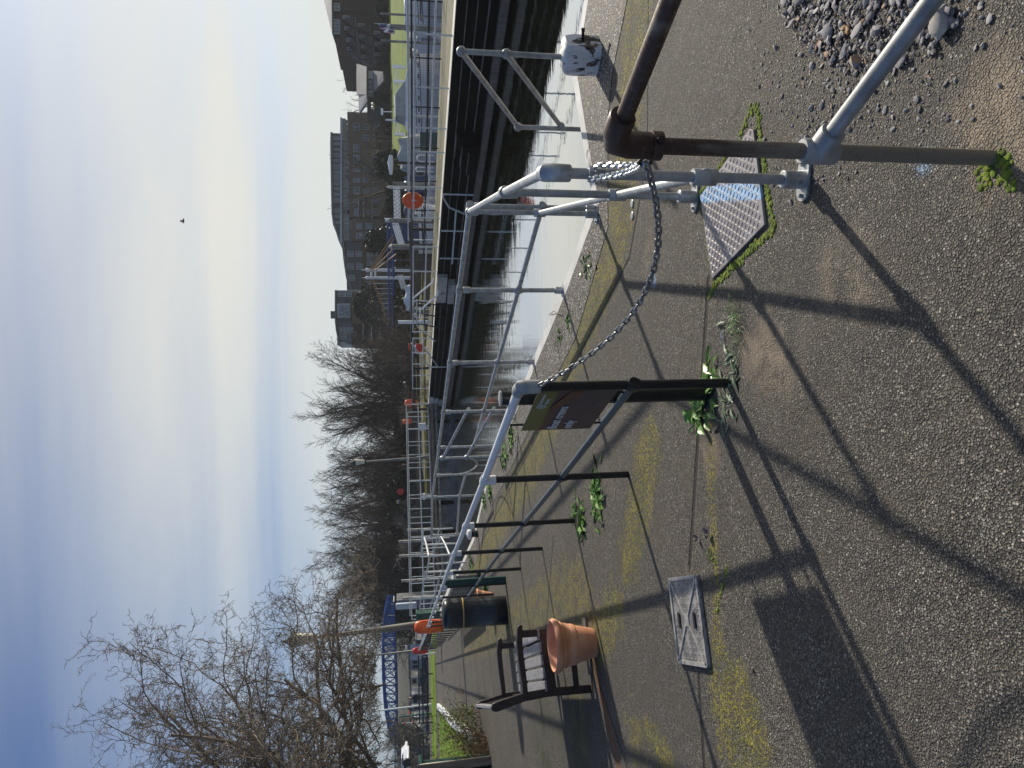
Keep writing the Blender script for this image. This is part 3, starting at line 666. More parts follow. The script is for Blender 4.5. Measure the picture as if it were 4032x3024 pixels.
def text(s,size,org,ux,uz,m,parent,th=.0012,name='lettering',align='LEFT',bold=0.):
    c=bpy.data.curves.new('t','FONT'); c.body=s; c.size=size; c.extrude=th; c.align_x=align; c.resolution_u=2; c.offset=bold
    o=bpy.data.objects.new('t',c); col.objects.link(o)
    bpy.context.view_layer.update()
    me=bpy.data.meshes.new_from_object(o.evaluated_get(bpy.context.evaluated_depsgraph_get())); bpy.data.objects.remove(o); bpy.data.curves.remove(c)
    ux=Vector(ux).normalized();uz=Vector(uz).normalized();no=ux.cross(uz)
    o0=ORIG[parent.name]
    for v in me.vertices: v.co=Vector(org)+ux*v.co.x+uz*v.co.y+no*v.co.z-o0
    me.name=name; me.materials.clear(); me.materials.append(MATS[m])
    q=bpy.data.objects.new(name,me); col.objects.link(q); q.parent=parent; ORIG[q.name]=o0
    return q
# the sign faces the path: reading direction runs back toward the near post
def sgt(u,z): return sg(u,z,.0115)
text('Boat crews',.078,sgt(SW-.03,z1-.20),-dS,(0,0,1),'sign_text',t,bold=.001)
text('only',.078,sgt(SW-.03,z1-.285),-dS,(0,0,1),'sign_text',t,bold=.001)
text('Environment',.026,sgt(.17,z1-.045),-dS,(0,0,1),'sign_text',t); text('Agency',.026,sgt(.17,z1-.075),-dS,(0,0,1),'sign_text',t)
b=B(); cc=sgt(.205,z1-.05); b.tube([cc+dS*(math.cos(a)*.024)+V(0,0,math.sin(a)*.024) for a in [2*PI*k/16 for k in range(17)]],.002,5); b.tube([cc-V(0,0,.02),cc+V(0,0,.02)],.002,5); b.tube([cc-dS*.018+V(0,0,.01),cc+V(0,0,-.008),cc+dS*.018+V(0,0,.01)],.002,5); b.build('emblem','sign_text',t)
b=B(); rn=random.Random(5)
for (ua,za,ub,zb) in ((.5,z1-.25,.1,z1-.36),(.3,z1-.22,.02,z1-.30),(.52,z1-.12,.44,z1-.23)):
    P=[sg(ua+(ub-ua)*k/8,za+(zb-za)*k/8+rn.uniform(-.006,.006),.0106) for k in range(9)]; b.tube(P,.0011,4)
b.build('scratch','scratch',t)
for u in(.05,SW-.08): 
    for z in(z1+.03,z0_-.02): B().box(sg(u,z,-.0),(.012,.012,.10)).build('bracket','black_iron',t)
# ---------------------------------------------------------------- chequer plate cover
PL=[G(2812,1099),G(2765,773),G(2962,507),G(2976,512),G(3021,884)]
t=T('access_cover','diamond-tread steel plate with a pale blue paint stripe set among moss','access cover',tuple(PL[0]))
B().prism([p[:2] for p in PL],.0,.014).build('plate','steel_plate',t,bevel=.002)
def inside(x,y,pl,mg=0):
    c=False;n=len(pl)
    for i in range(n):
        x0,y0=pl[i][:2];x1,y1=pl[(i+1)%n][:2]
        if (y0>y)!=(y1>y) and x<(x1-x0)*(y-y0)/(y1-y0)+x0: c=not c
        e=Vector((x1-x0,y1-y0)); q=Vector((x-x0,y-y0)); f=max(0,min(1,q.dot(e)/e.length_squared))
        if (q-e*f).length<mg: return False
    return c
b=B(); ax=Vector((PL[4]-PL[0])[:2]).normalized(); ay=Vector((-ax.y,ax.x))
for i in range(-80,80):
    for j in range(-80,80):
        q=Vector(PL[0][:2])+ax*(i*.026)+ay*(j*.026)
        if not inside(q.x,q.y,PL,.016): continue
        e=(ax+ay*.0) if (i+j)%2 else (ay); e=(e+ (ay*.7 if (i+j)%2 else ax*-.7)).normalized(); f=Vector((-e.y,e.x))
        vs=[(*(q+e*.0145),.0138),(*(q+f*.0046),.0138),(*(q-e*.0145),.0138),(*(q-f*.0046),.0138),(*(q+e*.007),.0168),(*(q-e*.007),.0168)]
        b.add(vs,[(0,1,4),(1,2,5,4),(2,3,5),(3,0,4,5)],False)
b.build('tread','tread',t)
# drain cover
DC=[G(2642,2276),G(2754,2261),G(2802,2629),G(2681,2609)]
t=T('drain_cover','worn grey cast iron drain cover with cross ribs, two slots and raised diamonds','drain cover',tuple(DC[0]))
B().prism([p[:2] for p in DC],0,.016).build('plate','cast_cover',t,bevel=.002)
def dc(u,v,z=.016):
    a=DC[0].lerp(DC[3],u); c=DC[1].lerp(DC[2],u); q=a.lerp(c,v); return V(q.x,q.y,z)
b=B()
for a,c in (((.02,.03),(.98,.03)),((.02,.97),(.98,.97)),((.02,.03),(.02,.97)),((.98,.03),(.98,.97))): b.beam(dc(*a,.019),dc(*c,.019),.022,.008)
for a,c in (((.03,.05),(.45,.45)),((.03,.95),(.45,.55)),((.97,.05),(.55,.45)),((.97,.95),(.55,.55))): b.beam(dc(*a,.019),dc(*c,.019),.014,.008)
b.beam(dc(.43,.5,.019),dc(.57,.5,.019),.06,.007)
for i in range(15):
    for j in range(7):
        u=.07+i*.0615;v=.12+j*.127
        if abs(v-.5)<.22 and abs(u-.5)<.12: continue
        q=dc(u,v,.0165); e=(dc(1,.5)-dc(0,.5)).normalized()*.010; f=(dc(.5,1)-dc(.5,0)).normalized()*.007
        b.add([q+e,q+f,q-e,q-f,q+V(0,0,.004)],[(0,1,4),(1,2,4),(2,3,4),(3,0,4)],False)
b.build('rib','cast_rib',t)
b=B()
for v in (.24,.76): b.beam(dc(.41,v,.0225),dc(.59,v,.0225),.026,.004)
b.build('slot','black_iron',t)
# small round studs by the plate
for i,(x,y) in enumerate(((2491,802),(2491,850))):
    q=G(x,y); tag(B().lathe([(.03,0),(.03,.006),(.026,.009)],q,16).build('stud','galv_dull',at=q),('round metal stud in the moss behind the galvanised post','round metal stud left of its twin in the moss')[i],'stud','pair of metal studs')
# ---------------------------------------------------------------- white wooden block with a pin
q=G(2352,222)
t=T('mooring_block','stubby white mooring block with peeling paint and a black iron pin','bollard',tuple(q))
b=B(); hw=.125
def sqr(h,z,ch=.03): return [(-h+ch,-h),(h-ch,-h),(h,-h+ch),(h,h-ch),(h-ch,h),(-h+ch,h),(-h,h-ch),(-h,-h+ch)]
rot=Matrix.Rotation(R(38),3,'Z'); rings=[(hw,0),(hw*.99,.08),(hw,.2),(hw*.99,.255),(hw*.9,.285),(hw*.7,.305),(hw*.3,.315)]; vs=[];rn=random.Random(2)
for h,z in rings:
    for x,y in sqr(h,z,.03*h/hw): vs.append(q+rot@V(x+rn.uniform(-.004,.004),y+rn.uniform(-.004,.004),z))
fs=[(i*8+k,i*8+(k+1)%8,(i+1)*8+(k+1)%8,(i+1)*8+k) for i in range(6) for k in range(8)]+[tuple(48+k for k in range(8))]
b.add(vs,fs,False); b.build('block','peeled_paint',t)
b=B(); e=q+rot@V(.0,-hw,.15); u=rot@V(.12,-.9,.12); b.tube([e-u*.03,e+u*.085],.013,12); b.tube([e+u*.085,e+u*.1],.016,12); b.build('pin','black_iron',t)
# ================================================================ NEAR OBJECTS
def pot(loc,label,s=1.,soil=True):
    loc=Vector(loc); t=T('plant_pot',label,'plant pot',tuple(loc),None)
    pr=[(.118,0),(.122,.004),(.128,.03),(.165,.19),(.171,.192),(.175,.2),(.172,.208),(.174,.212),(.178,.22),(.175,.228),(.196,.305),(.202,.308),(.206,.318),(.203,.324),(.212,.33),(.224,.34),(.231,.365),(.228,.385),(.215,.395),(.205,.39),(.2,.37),(.185,.3),(.17,.24),(.0,.24)]
    B().lathe([(r*s,z*s) for r,z in pr],loc,48,caps=False).build('pot_body','terracotta',t,sharp=50)
    if soil:
        b=B(); rn=random.Random(1)
        b.lathe([(0,.255*s),(.09*s,.262*s),(.172*s,.25*s)],loc,20,caps=False); b.build('soil','earth',t)
        b=B()
        for k in range(14):
            a=rn.uniform(0,6.28);r=rn.uniform(0,.13)*s; p=loc+V(math.cos(a)*r,math.sin(a)*r,.255*s); b.tube([p,p+V(rn.uniform(-.04,.04),rn.uniform(-.04,.04),rn.uniform(.02,.05))],.003,4)
        b.build('dead_stalk','dead_stem',t)
    return t
pot(G(2342,2530),'large empty terracotta pot standing in front of the dark wooden bench')
pp=pot(G(1938,2352),'terracotta pot half hidden behind the black litter bin',.8)
# bench
by=V(-.41,.912,0).normalized()*-1; bx=V(.912,.41,0)  # bx = facing (toward lock), -by = along, away
BF=G(2325,2712); al=-by
def bn(u,v,z): # u along away from camera, v forward (toward the lock)
    return BF+al*u+bx*v+V(0,0,z)
t=T('wooden_bench','dark brown wooden bench with grey weathered seat slats beside the terracotta pot','bench',tuple(BF))
L=1.62; D=.56
for u in (0,L):
    h_=al*.0325
    def side(pl): return [bn(u,v,z)-h_ for v,z in pl]
    b=B(); b.extr(side([(-.035,0),(.035,0),(.038,.40),(.018,.62),(-.035,.88),(-.05,.92),(-.085,.935),(-.115,.92),(-.12,.88),(-.055,.62),(-.035,.40)]),al*.065); b.build('rear_leg','wood_bench',t,bevel=.008)
    B().beam(bn(u,D-.04,0),bn(u,D-.04,.60),.065,.065,up=bx).build('front_leg','wood_bench',t,bevel=.008)
    h_=al*.04
    b=B(); b.extr(side([(-.05,.59),(.1,.59),(.3,.60),(.42,.605),(D-.03,.595),(D+.03,.59),(D+.045,.605),(D+.04,.63),(D+.01,.645),(.45,.66),(.3,.655),(.1,.64),(-.055,.635)]),al*.08); b.build('armrest','wood_bench',t,bevel=.010)
    B().beam(bn(u,.03,.365),bn(u,D-.06,.385),.04,.09).build('seat_rail','wood_bench',t,bevel=.005)
    B().beam(bn(u,.03,.13),bn(u,D-.06,.13),.035,.05).build('stretcher','wood_bench',t,bevel=.004)
for k in range(5):
    v=.055+k*.112
    B().beam(bn(-.035,v,.42+.006*k),bn(L+.035,v,.42+.006*k),.092,.022).build('seat_slat','wood_slat',t,bevel=.004)
B().beam(bn(.03,D-.04,.375),bn(L-.03,D-.04,.375),.03,.08).build('front_rail','wood_bench',t,bevel=.004)
B().beam(bn(.0,-.08,.895),bn(L,-.08,.895),.035,.075,up=(0,0,1)).build('top_rail','wood_slat',t,bevel=.008)
B().beam(bn(.0,-.01,.50),bn(L,-.01,.50),.03,.05).build('bottom_rail','wood_bench',t,bevel=.004)
for k in range(16):
    u=.09+k*(L-.18)/15
    B().beam(bn(u,-.015,.52),bn(u,-.075,.87),.045,.014,up=bx).build('back_slat','wood_bench',t)
# wall footing strip under the bench
tag(B().beam(bn(-.12,.12,.012),bn(-.12,.62,.012),.12,.02).build('paving_strip','ledge',bevel=.004),'dark broken paving strip under the bench foot','paving strip')
# litter bin
q=G(1992,2402); t=T('litter_bin','black cylindrical litter bin with a domed top, gold band and side slot','litter bin',tuple(q))
B().lathe([(.235,0),(.24,.01),(.24,.30),(.236,.31),(.245,.72),(.245,.735)],q,40).build('body','bin_blk',t)
B().lathe([(.249,.735),(.252,.738),(.252,.752),(.249,.755)],q,40).build('band','gold',t)
B().lathe([(.243,.755),(.245,.98),(.243,1.02),(.232,1.05),(.20,1.075),(.13,1.095),(0,1.10)],q,40).build('hood','bin_blk',t)
b=B(); 
for k in range(9):
    a=R(-30+k*9); b.beam(q+V(math.cos(a)*.2445,math.sin(a)*.2445,.89),q+V(math.cos(a+.15)*.2445,math.sin(a+.15)*.2445,.89),.01,.10)
b.build('slot','black_iron',t)
# low slatted barrier beyond the black posts
A_=G(1893,2262); C_=G(1815,2392); t=T('slatted_barrier','low grey barrier of upright slats with a pale cap right of the bin','barrier',tuple(A_))
n=22; dd_=(C_-A_).normalized()
for k in range(n): q=A_.lerp(C_,(k+.5)/n); B().beam(q+V(0,0,.06),q+V(0,0,.56),.15,.03,up=V(dd_.y,-dd_.x,0)).build('slat','timber_grey',t,bevel=.006)
B().beam(A_+V(0,0,.60),C_+V(0,0,.60),.22,.07).build('cap','stone_painted',t,bevel=.01)
B().beam(A_+V(.05,0,.05),C_+V(.05,0,.05),.10,.08).build('base_rail','timber_dark',t)
# black mushroom bollard on the lock edge
q=V(-3.52,16.2,0); t=T('mooring_bollard','squat black mooring bollard with a white painted top on the lock edge','bollard',tuple(q))
B().lathe([(.10,0),(.085,.05),(.08,.13),(.12,.17)],q,20).build('stem','bollard_black',t); B().lathe([(.125,.165),(.135,.2),(.115,.245),(.06,.27),(0,.275)],q,20).build('cap','white_clean',t)
# ---------------------------------------------------------------- weeds, moss, leaf, gravel
def weed(loc,label,n=26,s=.14,m='leaf',up=.5,seed=1,name='weed',aspect=.32,spread=(.03,.03)):
    rn=random.Random(seed); b=B(); loc=Vector(loc)
    for k in range(n):
        a=rn.uniform(0,2*PI); L=s*rn.uniform(.45,1.1); el=rn.uniform(.1,1.)*up*1.5
        o=loc+V(rn.gauss(0,1)*spread[0],rn.gauss(0,1)*spread[1],.004)
        d=V(math.cos(a)*math.cos(el),math.sin(a)*math.cos(el),math.sin(el)); s_=V(-math.sin(a),math.cos(a),rn.uniform(-.5,.5)).normalized(); w=L*aspect*rn.uniform(.7,1.2)
        P=[]; p=o.copy()
        for j,wd in enumerate((.12,.7,1.,.75,.0)):
            P.append((p.copy(),wd*w/2)); d2=d.copy(); d2.z-=.32*j; p=p+d2.normalized()*(L/4)
            if p.z<.003: p.z=.003+rn.random()*.004
        vs=[];fs=[]
        for (c,ww) in P: vs+= [c-s_*ww,c+V(0,0,-ww*.35),c+s_*ww]
        for j in range(4): fs+=[(j*3,j*3+1,j*3+4,j*3+3),(j*3+1,j*3+2,j*3+5,j*3+4)]
        b.add(vs,fs)
    return tag(b.build(name,m,at=loc),label,'weed','weeds growing in the paving')
weed(G(2800,1500),'leafy green weed right of the foot of the round black post',34,.13,seed=2,spread=(.05,.04))
weed(G(2750,1615),'dense green weed left of the foot of the round black post',60,.12,seed=3,spread=(.05,.05))
weed(G(2880,1445),'sprawling grey green weed in front of the black sign post',40,.10,'leaf_grey',seed=4,spread=(.10,.05),aspect=.18,up=.3)
weed(G(2855,1600),'grey green weed trailing left of the black sign post foot',36,.09,'leaf_grey',seed=14,spread=(.09,.05),aspect=.18,up=.3)
weed(G(2900,1255),'tuft of bright green grass in the joint beyond the chequer plate',110,.085,'leaf',seed=5,spread=(.06,.025),aspect=.04,up=1.,name='grass_tuft')
weed(G(2905,1330),'thin mossy grass tuft left of the brighter tuft',60,.06,'leaf_olive',seed=6,spread=(.05,.03),aspect=.05,up=.8,name='grass_tuft')
weed(G(2350,1955),'large bushy green weed beside the second black post',80,.17,seed=7,spread=(.11,.07))
weed(G(2290,2050),'bushy green weed at the foot of the third black post',50,.15,seed=8,spread=(.08,.05))
weed(G(2262,2012),'smaller green weed between the two bushy ones',30,.11,seed=9,spread=(.06,.04))
weed(G(2015,1722),'green weed on the coping, rightmost of the chain of weeds by the lock edge',40,.2,seed=10,spread=(.10,.12))
weed(G(1990,1790),'green weed on the coping, second from the right by the lock edge',40,.2,seed=11,spread=(.10,.14))
weed(G(1932,1925),'green weed on the coping behind the second black post',36,.24,seed=12,spread=(.10,.16))
weed(G(1908,1975),'green weed on the coping, leftmost of the row by the lock edge',36,.24,seed=13,spread=(.12,.16))
weed(G(2315,1050),'low green weed in the moss just behind the galvanised railing run',40,.09,seed=15,spread=(.05,.10),aspect=.35)
weed(G(2240,1260),'small shiny weed with a trailing stem on the mossy coping',24,.10,seed=16,spread=(.05,.06))
weed(G(2205,1330),'low bright weed on the coping beyond the small shiny one',24,.09,seed=17,spread=(.04,.08))
weed(G(1858,2225),'green weed beside the pale grey slatted bench',30,.3,seed=18,spread=(.1,.3))
weed(G(1912,2330),'weed growing beside the half hidden pot',40,.3,seed=19,spread=(.15,.2))
weed(G(2325,2412),'dry weed at the foot of the large terracotta pot',30,.07,'leaf_olive',seed=20,spread=(.04,.05),aspect=.15)
weed(G(2800,2190),'single mossy tuft right of the drain cover',24,.03,'leaf_olive',seed=21,spread=(.02,.015),aspect=.4)
def stem_chain(name,pts,r,m,label,cat): return tag(B().tube(pts,r,5).build(name,m,at=pts[0]),label,cat)
stem_chain('twig',[G(2165,1240)+V(0,0,.01),G(2190,1225)+V(0,0,.03),G(2222,1240)+V(0,0,.02)],.004,'dead_stem','thin dry twig trailing from the small shiny weed','twig')
# moss cushions round the plate and posts
def mossline(segs,seed,w,n,hh=.012):
    rn=random.Random(seed); b=B()
    for (a,c) in segs:
        a=Vector(a);c=Vector(c); m=int((c-a).length*n)+2
        for k in range(m):
            q=a.lerp(c,(k+rn.random())/m)+V(rn.gauss(0,1)*w,rn.gauss(0,1)*w,0); r=rn.uniform(.004,.013)
            b.ball(V(q.x,q.y,.0),r,8,(1,1,hh/.02*rn.uniform(.7,1.3)))
    return b
P_=[G(2800,1120),G(2752,775),G(2900,570),G(2962,420),G(2982,430),G(3000,600),G(3045,900),G(2930,1010),G(2820,1115)]
mm_=mossline([(P_[5],P_[6]),(P_[6],P_[7]),(P_[7],P_[8]),(P_[4],P_[5])],1,.009,420)
k_=mossline([(P_[1],P_[2]),(P_[2],P_[3]),(P_[3],P_[4])],2,.010,150); mm_.add(k_.v,k_.f)
k_=mossline([(P_[8],G(2790,1180)),(G(2810,1110),G(2765,800))],3,.009,150); mm_.add(k_.v,k_.f)
o=mm_.build('moss','moss',kind='stuff'); o['label']='bright green moss cushions fringing the chequer plate'
b=mossline([(G(3875,660),G(3885,730)),(G(3945,660),G(3985,730)),(G(3925,605),G(3955,640))],5,.012,520,.010); o=b.build('moss','moss',kind='stuff'); o['label']='thick moss at the foot of the nearest railing post'
b=mossline([(G(2810,2190),G(2822,2235)),(G(2868,2215),G(2820,2420))],6,.006,60); o=b.build('moss','moss',kind='stuff'); o['label']='moss threads in the joint beside the drain cover'
def gravel():
    rn=random.Random(11); b=B()
    poly=[G(3060,-60),G(3090,60),G(3180,200),G(3290,270),G(3400,320),G(3560,250),G(3720,200),G(3800,60),G(3900,-80)]
    def st(q,r):
        vs=[];k=len(b.v); n=6; ro=Matrix.Rotation(rn.uniform(0,6.3),3,'Z')@Matrix.Rotation(rn.uniform(-.5,.5),3,'X')
        sx,sy,sz=rn.uniform(.7,1.5),rn.uniform(.6,1.),rn.uniform(.35,.6)
        pts=[(0,0,1)]+[(math.cos(a)*rn.uniform(.7,1.1),math.sin(a)*rn.uniform(.7,1.1),.4*rn.uniform(.5,1.4)) for a in [2*PI*i/5 for i in range(5)]]+[(math.cos(a)*rn.uniform(.8,1.1),math.sin(a)*rn.uniform(.8,1.1),-.4) for a in [2*PI*i/5+.6 for i in range(5)]]+[(0,0,-1)]
        vs=[V(*q)+ro@V(x*sx*r,y*sy*r,z*sz*r) for x,y,z in pts]
        fs=[(0,1+i,1+(i+1)%5) for i in range(5)]+[(1+i,6+i,1+(i+1)%5) for i in range(5)]+[(6+i,6+(i+1)%5,1+(i+1)%5) for i in range(5)]+[(11,6+(i+1)%5,6+i) for i in range(5)]
        b.add(vs,fs,False)
    def dist_in(x,y): return inside(x,y,poly,0)
    xs=[p.x for p in poly];ys=[p.y for p in poly]; c=Vector((sum(xs)/len(xs),sum(ys)/len(ys)))
    for k in range(9500):
        x=rn.uniform(min(xs)-.25,max(xs)+.25);y=rn.uniform(min(ys)-.25,max(ys)+.25)
        ins=dist_in(x,y)
        if not ins and rn.random()>.22*math.exp(-((Vector((x,y))-c).length-.55)*3): continue
        r=min(.024,.0036*math.exp(rn.gauss(.2,.6)))*(1.25 if ins else .8); st((x,y,r*.3+(rn.random()*.012 if ins else 0)),r)
    o=b.build('gravel','gravel',kind='stuff'); o['label']='heap of loose grey gravel spilling from the right edge'
gravel()
def rock(q,r,label,seed,m='timber_white'):
    rn=random.Random(seed); b=B(); b.ball(Vector(q)+V(0,0,r*.4),r,8,(1.2,.8,.55)); b.v=[v+V(rn.uniform(-1,1),rn.uniform(-1,1),rn.uniform(-1,1))*r*.16 for v in b.v]; b.sm=[False]*len(b.f)
    tag(b.build('stone',m,at=q),label,'stone')
rock(G(3722,85),.045,'large pale stone on the gravel under the slanting rail',1,'stone_pale')
rock(G(3345,120),.016,'small orange brown stone among the grey gravel',2,'cable')
rock(G(3235,175),.015,'small pinkish stone at the edge of the gravel',3,'terracotta')
rock(G(2967,2640),.012,'small tan pebble left of the drain cover',4,'timber_pale')
# dead leaves by the joint
def leafm(q,r,label,seed):
    rn=random.Random(seed); b=B(); vs=[Vector(q)+V(0,0,.012)]; n=12
    for k in range(n):
        a=2*PI*k/n; rr=r*(1+.25*math.sin(3*a))*rn.uniform(.85,1.1); vs.append(Vector(q)+V(math.cos(a)*rr,math.sin(a)*rr*.6,.012+.014*math.sin(2*a)+.01))
    b.add(vs,[(0,1+k,1+(k+1)%n) for k in range(n)]); b.tube([Vector(q)+V(0,-r*.5,.01),Vector(q)+V(.0,-r*1.3,.012)],.0015,4)
    tag(b.build('fallen_leaf','dead_leaf',at=q),label,'leaf')
leafm(G(2795,2100),.030,'curled dead leaf lying above the drain cover',1); leafm(G(2752,2118),.018,'small dark leaf fragment beside the curled dead leaf',2)
def feather(): 
    q=G(2850,1323); b=B(); b.tube([q+V(-.035,.0,.008),q+V(0,.006,.014),q+V(.035,-.004,.006)],[.001,.005,.0015],6); tag(b.build('feather','white_clean',at=q),'small white feather lying near the grass tuft','feather')
feather()
# ================================================================ LEFT SIDE
# end of path: railed fence
def fence(name,label,pts,h,rails,m,r=.03,seg=6,cat='fence',group=None,zb=0.,pr=None,railm=None):
    t=T(name,label,cat,(*pts[0][:2],zb),group)
    for p in pts: B().tube([V(p[0],p[1],zb),V(p[0],p[1],zb+h)],r,seg).build('post',m,t)
    for z in rails: B().tube([V(p[0],p[1],zb+z) for p in pts],pr or r,seg).build('rail',railm or m,t)
    return t
fp=[V(-19.2+ -2.05*k*1.0,50.5+.55*k,0) for k in range(4)]
fence('black_fence','black two-rail fence on the far grass verge beyond the path',fp,1.12,(1.05,.78,.45),'black_iron',.055)
fence('black_fence','black fence continuing left behind the white flagpole base',[V(-26.4-1.9*k,52.6+.4*k,0) for k in range(4)],1.12,(1.05,.78,.45),'black_iron',.05)
# end post, white, at the railing's far end
q=G(1714,2572); tag(B().tube([q,q+V(0,0,1.15)],.055,8).build('end_post','white_clean',at=q),'white post closing the far end of the path railing','post')
tag(B().box(V(BP[5][0]+.07,BP[5][1]-.02,.52),(.13,.03,1.04),rz=-.3).build('green_post','dkgreen',at=V(BP[5][0]+.07,BP[5][1]-.02,0)),'flat dark green board post standing against the sixth black railing post','post')
simple('red_bright',(.85,.05,.03),.35,0,.1,3.)
# lifebuoy housings (D-shaped orange cabinets)
def buoy(loc,label,w=.72,h=.92,yaw=0.,zb=.3,m='orange',ring=False,panel=True):
    loc=Vector(loc); t=T('lifebuoy_housing',label,'lifebuoy housing',tuple(loc),'orange lifebuoy housings along the lock'); c,s=math.cos(yaw),math.sin(yaw)
    def q(x,y,z): return loc+V(x*c-y*s,x*s+y*c,z)
    b=B(); n=20; fr=[];bk=[];mid=[]
    for k in range(n):
        a=2*PI*k/n; e_=1. if ring else .55; x=math.copysign(abs(math.cos(a))**e_,math.cos(a))*w/2; z=zb+h/2+math.copysign(abs(math.sin(a))**e_,math.sin(a))*h/2; fr.append((x,z))
    vs=[];rings=[(1.,.09),(1.,.0),(.94,-.05),(.8,-.085),(.0,-.09)]
    for sc_,y in rings:
        for x,z in fr: vs.append(q(x*sc_,y,zb+h/2+(z-zb-h/2)*sc_))
    fs=[(i*n+k,i*n+(k+1)%n,(i+1)*n+(k+1)%n,(i+1)*n+k) for i in range(4) for k in range(n)]+[tuple(range(n))[::-1]]
    b.add(vs,fs); b.build('shell',m,t)
    if panel:
        for k in(-1,1): B().ball(q(k*w*.13,-.085,zb+h*.45),w*.1,10,(.9,.35,h*2.2)).build('recess','red_bright',t)
        B().ball(q(0,-.095,zb+h*.45),w*.05,8,(1,.5,h*3.6)).build('handle','galv_far',t)
    B().tube([q(0,.12,0),q(0,.12,zb+h*.9)],.03,8).build('post','galv_far',t)
    return t
p=AT(1624,790,33.5); buoy((p.x,p.y,0),'large round orange lifebuoy housing on the far side of the lock',.80,1.02,-.2,.60,ring=True)
q=V(-7.75,22.3,0); buoy(q,'orange lifebuoy housing with yellow sun-faded top beside the tall lamp post',.42,.95,.6,.55)
q=AT(1660,2561,45.5); buoy((q.x,q.y,0),'small red orange lifebuoy housing at the far end of the white rail',.42,1.0,.6,.5,'red')
# street lamps
def lamp(loc,label,H=5.6,r0=.12,r1=.055,lean=(0,0),m='timber_grey'):
    loc=Vector(loc); t=T('street_lamp',label,'street lamp',tuple(loc),'old column street lamps'); ax=V(lean[0],lean[1],1).normalized()
    hp=H-1.1
    B().tube([loc,loc+ax*.9,loc+ax*.95,loc+ax*hp],[r0*1.35,r0*1.3,r0,r1],12).build('column',m,t)
    u=loc+ax*hp
    b=B(); b.tube([u,u+ax*.04,u+ax*.08],[r1,.09,.07],10); b.build('bracket','black_iron',t)
    tl=ax.to_track_quat('Z','Y').to_matrix()
    B().lathe([(.13,.08),(.22,.70),(.215,.71)],u,4*3,tilt=tl).build('lantern','lamp_glass',t)
    B().lathe([(.25,.70),(.24,.75),(.12,.88),(.06,.92),(.05,1.0),(.012,1.1)],u,12,tilt=tl).build('lamp_cap','black_iron',t)
    return t
def base_at(sx,sy,Y): p=AT(sx,sy,Y); return V(p.x,Y,0)
lamp(base_at(1640,2452,22.5),'tall lamp post rising behind the orange housing through the curly branches',5.65,.13,.05,(-.052,0))
lamp(base_at(1640,2560,48),'farther slim lamp post standing near the end of the path railing',5.6,.10,.045,(-.03,0))
lamp(base_at(1605,1803,50.5),'lamp post with a cream lantern standing at the upper lock gates',5.65,.10,.06,(-.035,0))
q=G(1699,2773); tag(B().tube([q,q+V(-.14,0,4.3),q+V(-.17,0,5.2)],[.07,.06,.03],10).build('flagpole','white_clean',at=q),'plain white flagpole beyond the end of the white kerb','flagpole')
q=base_at(1690,2808,57); tag(B().tube([q,q+V(-.08,0,2.65)],.075,8).build('pole','midgreen',at=q),'dark green pole left of the white flagpole','pole')
q=base_at(1690,2838,58); t=T('gauge_pole','thin grey pole with three small red markers left of the green pole','pole',tuple(q))
B().tube([q,q+V(0,0,2.5)],.03,6).build('pole_shaft','galv_far',t)
for z in (.45,1.5,2.2): B().box(q+V(0,-.05,z),(.26,.03,.10)).build('marker','red',t)
# timber-faced planter with the green shed at the left edge
TB=G(1933,2990); t=T('garden_planter','pale timber panel end-on with dead rose stems trained over it','planter',tuple(TB))
nvv=V(-.42,.905,0)
B().beam(TB+V(-.02,0,0),TB+V(-.06,0,1.53),.17,.12,up=nvv).build('corner_post','timber_pale',t,bevel=.008)
b=B(); b.beam(TB+V(-.02,.06,.75),TB+V(-.02,.06,.75)+nvv*1.1,.03,1.48); b.build('board_panel','timber_white',t)
b=B(); b.beam(TB+nvv*1.15+V(-.1,0,1.28),TB+nvv*2.9+V(-.2,0,1.28),.04,.5); b.build('brown_board','timber_dark',t)
t=T('green_shed','dark green metal store box at the left edge behind the timber panel','shed',(-9.2,14.2,0))
B().box((-9.22,15.0,.72),(2.1,.9,1.44),rz=-.42).build('body','dkgreen',t,bevel=.02); B().box((-9.22,15.0,1.47),(2.25,1.05,.07),rz=-.42).build('lid','midgreen',t,bevel=.01)
def shrub(loc,label,sz,m1,m2,seed,n=60,leaves=900,name='shrub',ls=.03):
    rn=random.Random(seed); loc=Vector(loc); t=T(name,label,'shrub',tuple(loc)); b=B(); tips=[]
    for k in range(n):
        p=loc+V(rn.uniform(-1,1)*sz[0]*.7,rn.uniform(-1,1)*sz[1]*.8,0); d=V(rn.gauss(0,.35),rn.gauss(0,.35),1).normalized(); P=[p]; L=sz[2]*rn.uniform(.5,1.05)
        for j in range(5): d=(d+V(rn.gauss(0,.28),rn.gauss(0,.28),rn.gauss(0,.15))).normalized(); p=p+d*L/5; P.append(p); tips.append(p)
        b.tube(P,[.007,.006,.005,.004,.003,.002],4)
        for j in range(2): q=P[rn.randint(2,5)]; b.tube([q,q+V(rn.gauss(0,.12),rn.gauss(0,.12),rn.uniform(.0,.15))],.0025,3)
    b.build('stems',m1,t)
    if leaves:
        b=B()
        for k in range(leaves):
            q=rn.choice(tips)+V(rn.gauss(0,.06),rn.gauss(0,.06),rn.gauss(0,.05)); a=rn.uniform(0,6.3); u=V(math.cos(a),math.sin(a),rn.uniform(-.4,.9)).normalized()*ls*rn.uniform(.6,1.4); s_=V(-math.sin(a),math.cos(a),rn.uniform(-.4,.4))*ls*.35
            b.add([q-s_,q+u,q+s_,q-u*.4],[(0,1,2,3)])
        b.build('leaves',m2,t)
    return t
